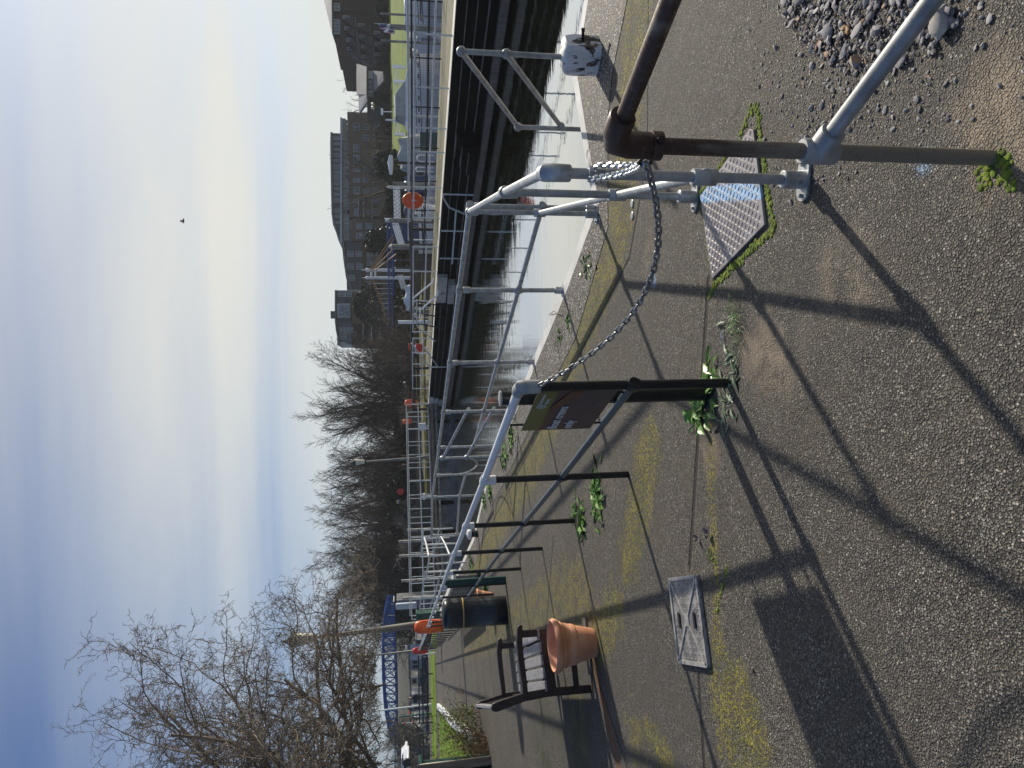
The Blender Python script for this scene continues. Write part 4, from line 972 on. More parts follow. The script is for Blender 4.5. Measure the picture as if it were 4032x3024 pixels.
shrub(TB+nvv*1.9+V(.55,-.1,0),'green and brown shrub beside the white kerb in front of the timber panel',(.35,1.2,1.35),'dead_stem','leaf_olive',4,60,4200,ls=.05)
shrub(TB+nvv*.6+V(.25,.1,0),'bare brown rose stems at the foot of the timber panel',(.16,.6,1.2),'dead_stem','dead_leaf',5,40,200,name='rose_bush')
shrub(V(-9.75,19.9,0),'row of dry brown seed stems edging the white kerb on the path side',(.22,2.6,.34),'dead_stem','dead_leaf',6,60,160,name='dry_stems')
shrub(G(1912,2935)+V(0,.1,0),'tangle of dead straw-coloured stalks at the near end of the kerb',(.2,.25,.3),'dead_stem','dead_leaf',8,50,200,name='dry_stems')
# railings cluster at the near gate recess
def wrail(lbl,pts,**k): return railing('recess_railing',lbl,pts,ht=1.08,hm=.5,r=.026,mp='galv_far',mt='galv_far',mm='galv_far',mf='galv_far',seg=8,flange=False,fitr=.034,**k)
wrail('galvanised railing on the coping beyond the ladder gap, nearest of the recess railings',[(-4.55,18.5),(-5.1,19.75),(-5.75,21.3),(-6.3,22.7)])
wrail('galvanised railing jutting over the lock at the gate recess',[(-4.75,19.3),(-4.95,21.5),(-5.3,24.2),(-6.1,26.6)])
wrail('galvanised railing farther along the recess behind the white rail',[(-6.5,24.2),(-7.3,26.1),(-8.1,28.0),(-8.9,29.9),(-9.7,31.8)])
wrail('galvanised railing on the outer side of the recess',[(-5.3,25.5),(-6.1,27.6),(-7.0,29.8),(-7.9,32.)])
wrail('galvanised railing running back toward the upper gates',[(-10.2,33.3),(-11.3,35.9),(-12.4,38.5),(-13.4,41.)])
# walkway railings on the upper gates
def grail(lbl,off,h,n=16):
    P=[GA+(GB-GA)*(k/(n-1))+V(-gd.y,gd.x,0)*off for k in range(n)]
    t=T('gate_railing',lbl,'railing',tuple(P[0]))
    for i,p in enumerate(P): B().tube([p,p+V(0,0,h)],.028,6).build('post','galv_far',t)
    for z in (h,h*.48): B().tube([p+V(0,0,z) for p in P],.028,6).build('rail','galv_far',t)
grail('grey pipe railing on the near side of the upper gate walkway',-.58,1.6); grail('grey pipe railing on the far side of the upper gate walkway',.6,1.5,12)
t=T('wire_screen','grey wire mesh screen closing the upper gate walkway railing','screen',tuple(GA))
b=B()
P=GA+gd*6+V(-.2,.5,.05)
for k in range(60): b.tube([P+gd*k*.13,P+gd*k*.13+V(0,0,1.35)],.008,3,caps=False)
for k in range(9): b.tube([P+V(0,0,k*.16),P+gd*7.8+V(0,0,k*.16)],.008,3,caps=False)
b.build('wire','wire_mesh',t)
q=GB+V(-1.3,-.6,.0); t=T('gate_gear','white gate winding gear box on the walkway','winding gear',tuple(q))
B().box(q+V(0,0,.5),(.5,.4,.5)).build('box_body','white_clean',t,bevel=.03); B().tube([q,q+V(0,0,.3)],.08,8).build('stand','galv_far',t)
q=AT(1668,1955,46); t=T('gate_gear','white winding spindle on the walkway rail','winding gear',(q.x,q.y,0))
B().tube([V(q.x,q.y,.1),V(q.x,q.y,.75)],.05,8).build('stand','white_clean',t); B().box(V(q.x,q.y,.55),(.42,.14,.16)).build('handle','white_clean',t); B().box(V(q.x,q.y,.75),(.42,.14,.1)).build('handle','white_clean',t)
# white mooring posts (timber, beyond the gates)
for i,(sy,sx0,sx1,Y,lb) in enumerate(((2133,1570,1648,62,'tall white timber marker post with a pale cap behind the gates'),(2088,1603,1640,60,'white timber post on the gate right of the tall marker post'),(2190,1572,1632,64,'weathered white post left of the tall marker post'),(2288,1580,1630,62,'white post standing behind the recess railings'),(2356,1585,1628,64,'short white post left of the previous ones near the sack'))):
    a=AT(sx0,sy,Y);c=AT(sx1,sy,Y); tag(B().box(V(a.x,Y,(a.z-1)/2),(.21,.2,a.z+1)).build('marker_post','stone_pale',at=(a.x,Y,-1)),lb,'post','white marker posts behind the upper gates')
q=AT(1590,2386,58); b=B(); b.box(V(q.x,58,1.9),(.5,.4,1.7)); tag(b.build('wrapped_gear','warning_panel',at=(q.x,58,0),bevel=.08),'grey cloth-wrapped gear standing behind the bin','wrapped gear')
q=AT(1650,2440,38); t=T('cabinet','dark green metal cabinet behind the orange housing','cabinet',(q.x,38,0)); B().box(V(q.x,38,.62),(.85,.6,1.24)).build('body','dkgreen',t,bevel=.02); B().box(V(q.x,38,1.26),(.95,.7,.06)).build('lid','midgreen',t)
# warning boards with chevron edges, boats and cabins past the verge
def board(sy0,sy1,sx0,sx1,Y,lb):
    a=AT(sx0,sy0,Y);c=AT(sx1,sy1,Y); t=T('warning_board',lb,'sign',((a.x+c.x)/2,Y,0)); B().box(V((a.x+c.x)/2,Y,(a.z+c.z)/2),(abs(a.x-c.x),.08,a.z-c.z)).build('board','warning_panel',t)
    b=B(); n=7
    for k in range(n):
        f=(k+.25)/n
        for zz in (a.z-.06,): b.box(V(a.x+(c.x-a.x)*f,Y-.05,zz),(abs(a.x-c.x)/n*.5,.03,.14),m=Matrix.Rotation(.6,3,'Y'))
    b.build('chevron','black_iron',t)
    for f in (.15,.85): B().tube([V(a.x+(c.x-a.x)*f,Y+.08,-1),V(a.x+(c.x-a.x)*f,Y+.08,a.z)],.06,6).build('leg','galv_far',t)
board(2538,2576,1611,1650,75,'pale blue board edged with black chevrons right of the farther lamp'); board(2578,2592,1609,1645,75,'smaller pale board edged with black chevrons left of the farther lamp')
q=AT(1600,2550,74); tag(B().box(V(q.x,74,q.z),(.45,.3,.25)).build('light_box','white_clean',at=(q.x,74,q.z),bevel=.05),'small white lamp box above the chevron board','lamp box')
# ================================================================ FAR SIDE OF THE LOCK
def wp2(sy,off=.35): p=wpt(sy,0,0)-nn*off; return (p.x,p.y)
def frail(lbl,sys_,ht=1.15,hm=.55,off=.3,m='galv_far',r=.03): return railing('island_railing',lbl,[wp2(s,off) for s in sys_],ht=ht,hm=hm,r=r,mp=m,mt=m,mm=m,mf=m,seg=8,flange=False,fitr=.042)
frail('grey pipe railing on the far side of the lock, right of the round housing',[-90,168,384,538,620,760,885])
frail('grey pipe railing on the far side between the round housing and the white steps rail',[995,1092,1205,1325])
frail('grey pipe railing on the far side beyond the red and white gear',[1350,1405,1450,1496,1545])
frail('grey pipe railing on the far side at the whitewashed panels',[1650,1690,1732,1790])
# black mesh fence on the island's river edge
def bl(a,c,n): a=Vector(a);c=Vector(c); return [tuple(a.lerp(c,k/n)) for k in range(n+1)]
FP=[(16.3,21.5),(14.21,25.54),(12.85,27.13),(11.6,28.82),(10.52,30.6),(9.6,32.5),(8.74,34.5),(7.6,37.2),(6.6,39.8),(5.6,42.2),(4.7,44.4)]
t=fence('mesh_fence','black post and rail fence with wire mesh along the river edge of the island',FP,1.15,(1.15,.50),'black_iron',.032,6,pr=.04)
b=B()
for (x0,y0),(x1,y1) in zip(FP[:-1],FP[1:]):
    a=V(x0,y0,0);c=V(x1,y1,0); n=int((c-a).length/.10)
    for k in range(n): q=a.lerp(c,k/n); b.tube([q+V(0,0,.05),q+V(0,0,1.1)],.0045,3,caps=False)
    for k in range(11): b.tube([a+V(0,0,.08+k*.1),c+V(0,0,.08+k*.1)],.0045,3,caps=False)
b.build('mesh','wire_mesh',t)
# pipe rail beyond, at bank height
P=[V(19,30,1.2),V(14.0,36,1.2),V(9.2,43.8,1.25)]; t=T('bank_rail','grey single pipe rail running level above the mesh fence','railing',(14,36,0))
B().tube(P,.06,8).build('rail','galv_far',t)
for p in P: B().tube([V(p.x,p.y,-1.6),p],.06,6).build('post','galv_far',t)
# long dark boom
a=AT(1617,880,37);c=AT(1628,1622,52.5)
tag(B().tube([a,a.lerp(c,.2)+V(0,0,-.06),a.lerp(c,.5)+V(0,0,.02),a.lerp(c,.8)+V(0,0,-.08),c],[.12,.13,.12,.14,.12],8).build('boom','timber_dark',at=a),'long dark horizontal boom stretching behind the far lock railings','boom')
for f,lb in((.02,'dark stub post under the right end of the long boom'),(.35,'dark stub post under the long boom behind the steps'),(.7,'dark stub post under the long boom near the rescue gear'),(.98,'dark stub post under the left end of the long boom')): q=a.lerp(c,f); tag(B().tube([V(q.x,q.y+.1,0),q+V(0,.1,0)],.09,8).build('boom_support','timber_dark',at=(q.x,q.y+.1,0)),lb,'post')
# white hoops
def hoop(sy,sx1,sy2,sxt,Y,lb,m='white_clean',r=.03):
    a=AT(sx1,sy,Y);c=AT(sx1,sy2,Y); h=AT(sxt,sy,Y).z; w=(a-c).length/2; cx=(a+c)/2; P=[V(a.x,Y,0)]
    for k in range(9): an=PI*k/8; P.append(V(cx.x+math.cos(an)*w*(1 if a.x>c.x else -1),Y,h-w+math.sin(an)*w))
    P.append(V(c.x,Y,0)); tag(B().tube(P,r,8).build('ladder_hoop',m,at=P[0]),lb,'ladder hoop','white tubular ladder hoops on the island')
hoop(613,1722,638,1642,34.5,'white ladder hoop, rightmost, bent over beneath the grey covered boat')
hoop(661,1722,677,1637,35.5,'tall narrow white ladder hoop left of the first one')
hoop(840,1715,868,1622,38.5,'white ladder hoop just left of the round orange housing')
hoop(1200,1696,1218,1632,44,'white ladder hoop right of three near the steps handrail'); hoop(1210,1696,1232,1626,45,'white ladder hoop, middle of three near the steps handrail'); hoop(1232,1696,1250,1632,46,'white ladder hoop, left of three near the steps handrail')
hoop(1372,1690,1392,1635,48,'white ladder hoop left of the red and white gear')
# landing stage railing down the wall
def low(sy,z,o=.5): return wpt(sy,z,o)
t=T('landing_railing','grey railing dropping down the face of the far lock wall','railing',tuple(low(727,-1.)))
zz=[]
for sy,zt in ((727,-.02),(865,-.04),(982,-.05)): B().tube([low(sy,-1.2),low(sy,zt+.05)],.035,8).build('post','galv_far',t)
B().tube([low(727,.02),low(740,.02),low(770,-.25),low(800,-.9),low(804,-1.2)],.04,8).build('bent_rail','galv_far',t)
B().tube([low(785,-.55),low(865,-.58),low(1000,-.62)],.035,8).build('rail','galv_far',t); B().tube([low(727,.03),low(985,-.0)],.03,8).build('rail','black_iron',t)
t=T('steps_handrail','pair of bright white handrails slanting down the pale lock steps','handrail',tuple(wpt(1190)))
for sz,o in ((0,-.2),(.0,.5)):
    P=[wpt(1215,1.25-o*.5,o)-V(0,0,.2),wpt(1190,1.25-o*.5,o)-V(0,0,.2),wpt(1130,.15-o*.35,o),wpt(1112,.1-o*.35,o)]; B().tube(P,.04,8).build('handrail','white_clean',t)
P=[wpt(1200,.95,-.3),wpt(1280,.95,-.3),wpt(1300,.9,-.2),wpt(1320,.1,.2),wpt(1330,-.1,.25)]; B().tube(P,.035,8).build('handrail','galv_far',t)
for sy in (1196,1238,1280): B().tube([wpt(sy,-.5,.2),wpt(sy,.95,-.1)],.035,6).build('post','black_iron',t)
for z in (.55,.1,-.25): B().tube([wpt(1196,z,.1),wpt(1282,z,.1)],.03,6).build('rail','black_iron',t)
# red and white lifesaving gear
q=AT(1650,1370,47); q.z=0; t=T('rescue_gear','red and white rescue gear box between slanting grey bars','rescue box',tuple(q))
B().box(q+V(0,0,.62),(.55,.35,.5)).build('lower_box','red',t,bevel=.04); B().box(q+V(0,0,1.0),(.4,.3,.5)).build('cover','white_clean',t,bevel=.1); B().box(q+V(.05,0,1.32),(.5,.25,.12)).build('top_tube','red',t,bevel=.04); B().tube([q,q+V(0,0,.5)],.04,6).build('leg','white_clean',t)
t=T('slanting_bars','grey knuckled bars slanting down over the far wall past the rescue gear','handrail',tuple(wpt(1400)))
for z0,z1 in ((1.25,.75-.6),(.7,-.35)):
    B().tube([wpt(1352,z0),wpt(1410,z1,.6)],.035,8).build('bar','galv_far',t)
B().tube([wpt(1410,-1.3,.6),wpt(1410,.15,.6)],.035,8).build('post','galv_far',t)
buoy(AT(1600,1580,51)*1,'orange lifebuoy housing half hidden by a bush at the head of the lock',.7,.9,.7,.4) if 0 else None
q=AT(1620,1586,52); buoy((q.x,q.y,.0),'orange lifebuoy housing half hidden by a bush at the head of the lock',.55,.95,.5,.75)
q=AT(1590,1660,56); buoy((q.x,q.y,.0),'small orange lifebuoy housing above the upper gate railing',.42,.75,.5,1.15)
shrub(V(*wp2(1580,.9),0),'straggly green bush growing beside the far lock coping',(1.0,.6,1.15),'twig_thicket','ivy',21,50,700,ls=.06)
# white post with black cap
q=AT(1660,1268,43); q.z=0; t=T('marker_post','thick white post with a black cap behind the steps','post',tuple(q)); B().tube([q,q+V(0,0,2.0)],.11,14).build('shaft','white_clean',t); B().tube([q+V(0,0,2.0),q+V(0,0,2.1)],.115,14).build('cap','black_iron',t)
# ---------------------------------------------------------------- timber piles in the river
for i,(sy,s0,w,Y,m,cap,lb) in enumerate(((105,1535,20,48,'timber_grey',1,'grey timber pile with a white top near the flag'),(53,1495,8,60,'timber_grey',0,'thin mossy pile rightmost beyond the small cruisers'),(160,1500,9,60,'timber_grey',0,'tall mossy pile with a small plate beside the lawn'),
  (640,1549,11,58,'timber_dark',0,'brown pile in front of the covered boat'),(722,1546,13,62,'timber_grey',0,'mossy square pile beside the covered boat'),(737,1533,13,60,'timber_white',1,'pale pile with black and white bands'),
  (868,1532,19,50,'timber_grey',1,'thick lichen-grey pile with a gull on top'),(972,1543,22,52,'timber_grey',1,'thick green grey pile left of the slanting gangway'),(1027,1558,9,62,'black_iron',1,'black pile with a pointed white cap'),(1055,1557,7,66,'black_iron',1,'thinner black pile with a pointed white cap'))):
    a=AT(s0,sy,Y); r=w/FPX*Y/2; t=T('mooring_pile',lb,'mooring pile',(a.x,Y,-2),'mooring piles in the river')
    B().tube([V(a.x,Y,-2.5),V(a.x,Y,a.z)],r,10).build('shaft',m,t)
    if cap: B().tube([V(a.x,Y,a.z),V(a.x,Y,a.z+r*1.2)],[r*1.05,r*.25],10).build('cap','timber_white',t)
# gull on the pile
a=AT(1528,868,50); b=B(); b.ball(a+V(0,0,.12),.1,8,(1.5,.8,.8)); b.ball(a+V(.14,0,.22),.05,8); b.tube([a+V(0,0,0),a+V(0,0,.1)],.012,4); tag(b.build('gull','white_clean',at=a),'white gull perched on the thick lichen-grey pile','bird')
# ---------------------------------------------------------------- boats
def hullpts(L,Wd,h,bow=.3):
    P=[]; n=14
    for k in range(n+1):
        f=k/n; w=Wd/2*(1 if f<1-bow else max(0.,math.cos((f-(1-bow))/bow*PI/2))**.6); P.append((f*L,max(.02,w)))
    return P
def cruiser(name,label,loc,yaw,L,Wd,Hh,cab,group=None,sheer=.35,stripe='boat_navy',canopy=None,text_=None,wins={}):
    loc=Vector(loc); M_=Matrix.Rotation(yaw,3,'Z'); q=lambda x,y,z: loc+M_@V(x,y,z)
    t=T(name,label,'boat',tuple(loc),group); P=hullpts(L,Wd,Hh); n=len(P)
    def ring(z0,k0,k1=0.): return [(x*(1-0)+ (k1*(x/L)),w*k0,z0+sheer*(x/L)**2*(z0/Hh if Hh else 1)) for x,w in P]
    b=B(); vs=[];fs=[]
    lv=[ring(-.3,.55,-.05*L),ring(.15,.86,-.03*L),ring(Hh*.55,.97,0),ring(Hh,1.,.03*L)]
    for sd in(1,-1):
        k=len(vs)
        for r_ in lv: vs+=[q(x,w*sd,z) for x,w,z in r_]
        for i in range(3):
            for j in range(n-1):
                f=(k+i*n+j,k+i*n+j+1,k+(i+1)*n+j+1,k+(i+1)*n+j); fs.append(f if sd<0 else f[::-1])
    top=len(lv)-1; a0=top*n; b0=4*n+top*n
    for j in range(n-1): fs.append((a0+j,a0+j+1,b0+j+1,b0+j)[::-1])
    fs.append((0,n,2*n,3*n,7*n,6*n,5*n,4*n)); b.add(vs,fs,True); b.build('hull','boat_white',t,sharp=30)
    for sd in(-1,):
        b=B(); b.tube([q(x+.015*L*0,-w*1.0-.015,Hh*.62+sheer*(x/L)**2*.62) for x,w in P[:-1]],.05,6); b.build('stripe',stripe,t)
        b=B(); b.tube([q(x*1.03,-w-.02,Hh+sheer*(x/L)**2) for x,w in P[:-1]],.035,6); b.build('gunwale','boat_glass',t)
    for (x0,x1,z0,z1,wf,sl,m) in cab:
        b=B(); zz=lambda x:sheer*(x/L)**2
        w0=Wd/2*wf; A=[q(x0,-w0,z0),q(x1,-w0*.75,z0),q(x1-sl,-w0*.6,z1),q(x0+sl*.25,-w0*.85,z1)]; C=[q(x0,w0,z0),q(x1,w0*.75,z0),q(x1-sl,w0*.6,z1),q(x0+sl*.25,w0*.85,z1)]
        b.add(A+C,[(0,1,2,3),(7,6,5,4),(3,2,6,7),(0,3,7,4),(1,5,6,2),(0,4,5,1)],False); b.build('cabin' if m=='boat_white' else 'window_band',m,t,bevel=.05 if m=='boat_white' else 0)
    for k in range(7):
        x=L*.12+k*L*.1; B().box(q(x,-Wd/2*.99,Hh*.80),(.5,.03,.16),rz=yaw).build('porthole','boat_glass',t)
    b=B(); Pr=[(x,w) for x,w in P[6:]]
    b.tube([q(x*1.02,-w*.95,Hh+sheer*(x/L)**2+.55) for x,w in Pr],.018,4)
    for x,w in Pr: b.tube([q(x*1.02,-w*.95,Hh+sheer*(x/L)**2),q(x*1.02,-w*.95,Hh+sheer*(x/L)**2+.55)],.014,4)
    b.build('pulpit_rail','galv_far',t)
    if canopy:
        for (x0,x1,z0,z1) in canopy:
            b=B(); 
            for x in (x0,(x0+x1)/2,x1): b.tube([q(x,-Wd*.38,z0),q(x-.1,-Wd*.34,z1),q(x-.1,Wd*.34,z1),q(x,Wd*.38,z0)],.03,5)
            b.build('canopy_frame','galv_far',t); b=B(); b.box(q((x0+x1)/2-.1,0,z1),(x1-x0+.2,Wd*.72,.08),rz=yaw); b.build('canopy_top','boat_navy',t)
    return t
Y=80.; a=AT(1672,553,Y)
c=cruiser('motor_cruiser','large white motor cruiser with a flybridge canopy moored before the lawn',(a.x,Y,WZ),.03,12.7,3.8,1.4,
 [(.3,10.8,1.4,2.15,.86,2.4,'boat_white'),(1.2,8.8,2.15,2.65,.78,2.4,'boat_white'),(2.1,6.4,2.65,3.72,.66,1.5,'tarp'),(2.0,4.9,3.72,3.86,.7,.2,'boat_white')],sheer=.3,
 wins={(.3,10.8,1.4):[(.05,.15,.35,.8),(.18,.28,.35,.8),(.34,.46,.3,.8),(.49,.6,.3,.8),(.64,.78,.3,.75)],(2.1,6.4,2.65):[(.04,.3,.12,.88),(.34,.6,.12,.88),(.66,.92,.12,.88)]})
B().tube([AT(1506,440,Y),AT(1545,440,Y)],.05,5).build('radar_mast','white_clean',c); B().box(AT(1504,440,Y),(.7,.3,.25)).build('radar_dome','white_clean',c,bevel=.05)
B().tube([AT(1518,472,Y),AT(1560,474,Y)],.1,5).build('radar_arch','boat_white',c)
text('Ryveam',.55,Vector((AT(1656,284,Y).x-.2,Y-2.02,-.35)),(1,0,0),(0,0,1),'zinc_dark',c,th=.01)
Y=75; a=AT(1668,152,Y); cruiser('cabin_boat','small white cabin boat left of the grey pile, under the flag',(a.x-1,Y,WZ),.05,5.,2.6,1.2,[(.3,3.6,1.2,2.3,.85,.8,'boat_white')],'small white cabin boats',wins={(.3,3.6,1.2):[(.1,.45,.4,.8),(.5,.8,.4,.8)]})
Y=72; a=AT(1668,100,Y); cruiser('cabin_boat','small white cabin boat with an outboard, right of the grey pile',(a.x-.6,Y,WZ),.05,4.8,2.6,1.2,[(.3,3.4,1.2,2.6,.85,.4,'boat_white')],'small white cabin boats',wins={(.3,3.4,1.2):[(.1,.85,.4,.8)]})
Y=66; a=AT(1672,960,Y); cruiser('cabin_boat','white cabin boat with a navy edged window behind the dark boom',(a.x-.6,Y,WZ),.1,4.6,2.4,1.7,[(.5,3.3,1.7,3.3,.85,.5,'boat_navy')],'small white cabin boats',wins={(.5,3.3,1.7):[]})
def covered(label,sy0,sy1,sxt,Y,m,hb,name='covered_boat',hm='boat_white',peak=.4):
    Y+=12; a=AT(1680,sy1,Y); c=AT(1680,sy0,Y); top=AT(sxt,(sy0+sy1)/2,Y).z; L=c.x-a.x; t=T(name,label,'boat',(a.x,Y,WZ)); o=V(a.x,Y,0)
    b=B(); P=hullpts(L,2.4,1); vs=[];fs=[];n=len(P)
    for sd in(1,-1):
        k=len(vs)
        for z,s_ in((WZ-.2,.7),(WZ+hb,1.)): vs+=[o+V(x,w*sd*s_,z) for x,w in P]
        for j in range(n-1): f=(k+j,k+j+1,k+n+j+1,k+n+j); fs.append(f if sd<0 else f[::-1])
    fs.append((0,n,3*n,2*n)); b.add(vs,fs); b.build('hull',hm,t)
    b=B(); vs=[];fs=[]; rn=random.Random(int(sy0)); m_=7
    for x,w in P:
        f=x/L; pk=WZ+hb+(top-WZ-hb)*min(1,(1-abs(f-.5)*2)*2.2+.35)*(1-.12*math.sin(f*7)**2)
        for k in range(m_): u=-1+2*k/(m_-1); vs.append(o+V(x+rn.uniform(-.04,.04),u*w*1.05,WZ+hb-.1+(pk-WZ-hb+.1)*(1-abs(u)**2.2)+rn.uniform(-.03,.03)))
    for j in range(n-1):
        for k in range(m_-1): i=j*m_+k; fs.append((i,i+1,i+m_+1,i+m_)[::-1])
    b.add(vs,fs); b.build('tarpaulin',m,t)
covered('boat under a sagging grey tarpaulin beside the cruiser',530,692,1563,62,'tarp',.8)
covered('boat with a blue cover left of the grey tarpaulin',690,765,1583,60,'boat_navy',.6)
covered('boat with a blue cover behind the round orange housing',770,880,1588,64,'boat_navy',1.)
covered('boat shrouded in white sheeting behind the steps',1110,1240,1588,72,'boat_white',.7)
covered('small boat on trestles wrapped in white sheeting above the tarpaulin',560,690,1531,76,'boat_white',2.2,hm='blue_steel') if 0 else None
tag(B().tube([AT(1540,612,78),AT(1537,640,78),AT(1540,688,78)],[.2,.32,.15],10).build('kayak','boat_white',at=AT(1540,612,78)),'white upturned kayak on the bank above the grey tarpaulin','kayak')
tag(B().box(AT(1690,558,48),(1.1,.6,1.3)).build('dock_box','dkgreen',at=AT(1690,558,48)-V(0,0,.65),bevel=.03),'green box on the landing beside the covered boat','dock box')
# ---------------------------------------------------------------- truss gangways
def truss(name,label,P0,P1,h,m,cat='gangway',n=8,w=.9,r=.035,cross=True):
    t=T(name,label,cat,tuple(P0)); P0=Vector(P0);P1=Vector(P1); d=(P1-P0).normalized(); s_=V(-d.y,d.x,0).normalized()
    for k_,o in enumerate((-w/2,w/2)):
        b=B(); q=lambda f,z: P0.lerp(P1,f)+s_*o+V(0,0,z)
        b.tube([q(0,0),q(1,0)],r,5); b.tube([q(0,h),q(1,h)],r,5)
        for k in range(n+1): b.tube([q(k/n,0),q(k/n,h)],r*.8,4)
        for k in range(n): b.tube([q(k/n,0 if k%2 else h),q((k+1)/n,h if k%2 else 0)],r*.7,4); 
        if cross:
            for k in range(n): b.tube([q(k/n,h if k%2 else 0),q((k+1)/n,0 if k%2 else h)],r*.7,4)
        b.build('truss_side',m,t)
    b=B(); b.beam(P0,P1,w,.06); b.build('deck','galv_far',t); return t
truss('gangway','white lattice gangway above the round orange housing',AT(1577,868,58),AT(1574,745,58),.5,'white_clean',n=8)
truss('gangway','white lattice gangway sloping down between the thick piles',AT(1592,965,54),AT(1568,885,54),.42,'white_clean',n=8)
truss('gangway','small white lattice gangway left of the suspension mast',AT(1600,1135,70),AT(1585,1085,70),.5,'galv_far',n=4)
# ---------------------------------------------------------------- suspension footbridge
t=T('suspension_bridge','suspension footbridge with twin white masts, orange cables and a blue deck','footbridge',tuple(V(*AT(1590,1078,88)[:2],0)))
Y=88
for sy in (1063,1094):
    a=AT(1440,sy,Y); b=B(); b.tube([V(a.x,Y,-1),V(a.x,Y,a.z-.3)],[.24,.17],8); b.build('mast','white_clean',t); b=B(); b.ball(V(a.x,Y,a.z-.2),.25,8); b.tube([V(a.x,Y,a.z),V(a.x,Y,a.z+.6)],[.06,.02],6); b.build('finial','white_clean',t)
for sx in (1462,1478): B().tube([AT(sx,1063,Y),AT(sx,1094,Y)],.12,6).build('crossbar','white_clean',t)
for (a,c) in (((1457,1062),(1548,925)),((1460,1070),(1552,938)),((1462,1066),(1545,985)),((1474,1066),(1560,1000))):
    B().tube([AT(*a,Y),AT(*c,Y-8)],.07,5).build('back_stay','cable',t)
cab=[]
for k in range(13):
    f=k/12; sy=1096+f*240; sx=1458+66*(1-(1-f)**1.9); cab.append(AT(sx,sy,Y+f*14))
B().tube(cab,.075,5).build('main_cable','cable',t); B().tube([p+V(.4,1.2,-.1) for p in cab],.06,5).build('main_cable','cable',t)
dk=[AT(1546,860,Y-6),AT(1550,1094,Y),AT(1553,1340,Y+14)]
for k in range(1,12):
    f=k/12; p=cab[k]; q=dk[1].lerp(dk[2],f); B().tube([p,V(p.x,p.y,q.z-.1)],.045,4).build('hanger','galv_far',t)
for z,r_ in ((0,.16),(.62,.12)):
    B().tube([p+V(0,0,z) for p in dk],r_,6).build('deck_beam','blue_steel',t)
b=B()
for i in range(2):
    for k in range(24): p=dk[i].lerp(dk[i+1],k/24); q=dk[i].lerp(dk[i+1],(k+1)/24); b.tube([p,p+V(0,0,.62)],.04,4); b.tube([p+V(0,0,.62 if k%2 else 0),q+V(0,0,0 if k%2 else .62)],.03,4)
b.build('parapet','blue_steel',t)
for sy,Yp in ((905,Y-5),(1330,Y+13)): a=AT(1552,sy,Yp); B().box(V(a.x,Yp,a.z/2-.6),(.7,.9,a.z+1.2)).build('pier','concrete_grey',t)
# blue truss footbridge over the weir stream
t=T('blue_footbridge','bright blue truss footbridge spanning the weir stream behind the lamp posts','footbridge',tuple(V(*AT(1556,2700,76)[:2],0)))
Y=76; tp=[(2370,1528),(2424,1513),(2583,1507),(2677,1509),(2785,1516),(2850,1527),(2935,1545)]; bt=[(2370,1548),(2424,1551),(2583,1556),(2677,1560),(2785,1562),(2850,1561),(2935,1562)]
def il(L,s): 
    for (a,x),(c,y) in zip(L[:-1],L[1:]):
        if a<=s<=c: return x+(y-x)*(s-a)/(c-a)
for oy in (0,2.2):
    T1=[AT(il(tp,s),s,Y)+V(0,oy,0) for s in range(2370,2936,33)]; B1=[AT(il(bt,s),s,Y)+V(0,oy,0) for s in range(2370,2936,33)]
    B().tube(T1,.13,6).build('top_chord','blue_steel',t); B().tube(B1,.13,6).build('bottom_chord','blue_steel',t)
    b=B()
    for k in range(len(T1)):
        b.tube([T1[k],B1[k]],.07,5)
        if k: b.tube([T1[k-1],B1[k]],.04,5); b.tube([B1[k-1],T1[k]],.04,5)
    b.build('lattice','blue_steel',t)
b=B(); B1=[AT(il(bt,s),s,Y)+V(0,1.1,-.05) for s in (2370,2583,2785,2935)]
for k in range(3): b.beam(B1[k],B1[k+1],2.1,.1)
b.build('deck','galv_far',t)
for s in range(2376,2936,44):
    q=AT(il(bt,s)+3,s,Y)+V(0,-.2,0); u=AT(il(tp,s)+14,s,Y)+V(0,-.25,0); B().tube([q,u],.05,4).build('stanchion','galv_far',t)
for s in (2368,2938): q=AT(1562,s,Y+1); B().box(V(q.x,Y+1,q.z/2-.8),(1.,2.6,q.z+1.6)).build('pier','concrete_grey',t)
# boats, cabins and people by the left-hand bank
def cabinset(sy0,sy1,sx0,sx1,Y,label,m='render_white',win=3,name='houseboat',cat='houseboat',roof='slate'):
    a=AT(sx0,sy0,Y);c=AT(sx1,sy1,Y); t=T(name,label,cat,((a.x+c.x)/2,Y,c.z)); W_=abs(a.x-c.x); cx=(a.x+c.x)/2
    B().box(V(cx,Y+1,(a.z+c.z)/2),(W_,2.,a.z-c.z)).build('cabin',m,t,bevel=.03); B().box(V(cx,Y+1,a.z+.05),(W_+.2,2.3,.12)).build('roof',roof,t)
    for k in range(win): B().box(V(cx-W_/2+W_*(k+.5)/win,Y-.02,(a.z+c.z)/2+.1*(a.z-c.z)),(W_/win*.55,.06,(a.z-c.z)*.35)).build('window','boat_glass',t)
    B().box(V(cx,Y+.9,c.z-.25),(W_*1.15,2.4,.5)).build('hull','boat_navy',t,bevel=.05)
cabinset(2600,2665,1612,1668,82,'grey boat shed with dark openings behind the black fence','warning_panel',4)
cabinset(2668,2695,1616,1655,78,'small pale cabin with a dark lower half behind the black fence','render_white',1)
cabinset(2735,2770,1618,1660,84,'white cabin boat beside the person at the fence','boat_white',2)
cabinset(2780,2812,1617,1672,86,'white cabin boat behind the flagpole','boat_white',2)
cabinset(2826,2862,1614,1680,84,'white boat with red trim behind the marker pole','boat_white',3,roof='red')
cabinset(2866,2900,1614,1678,82,'cream boat with dark windows left of the marker pole','render_white',3)
cabinset(2520,2536,1640,1662,70,'low grey jetty hut between the lamp posts','concrete_grey',1)
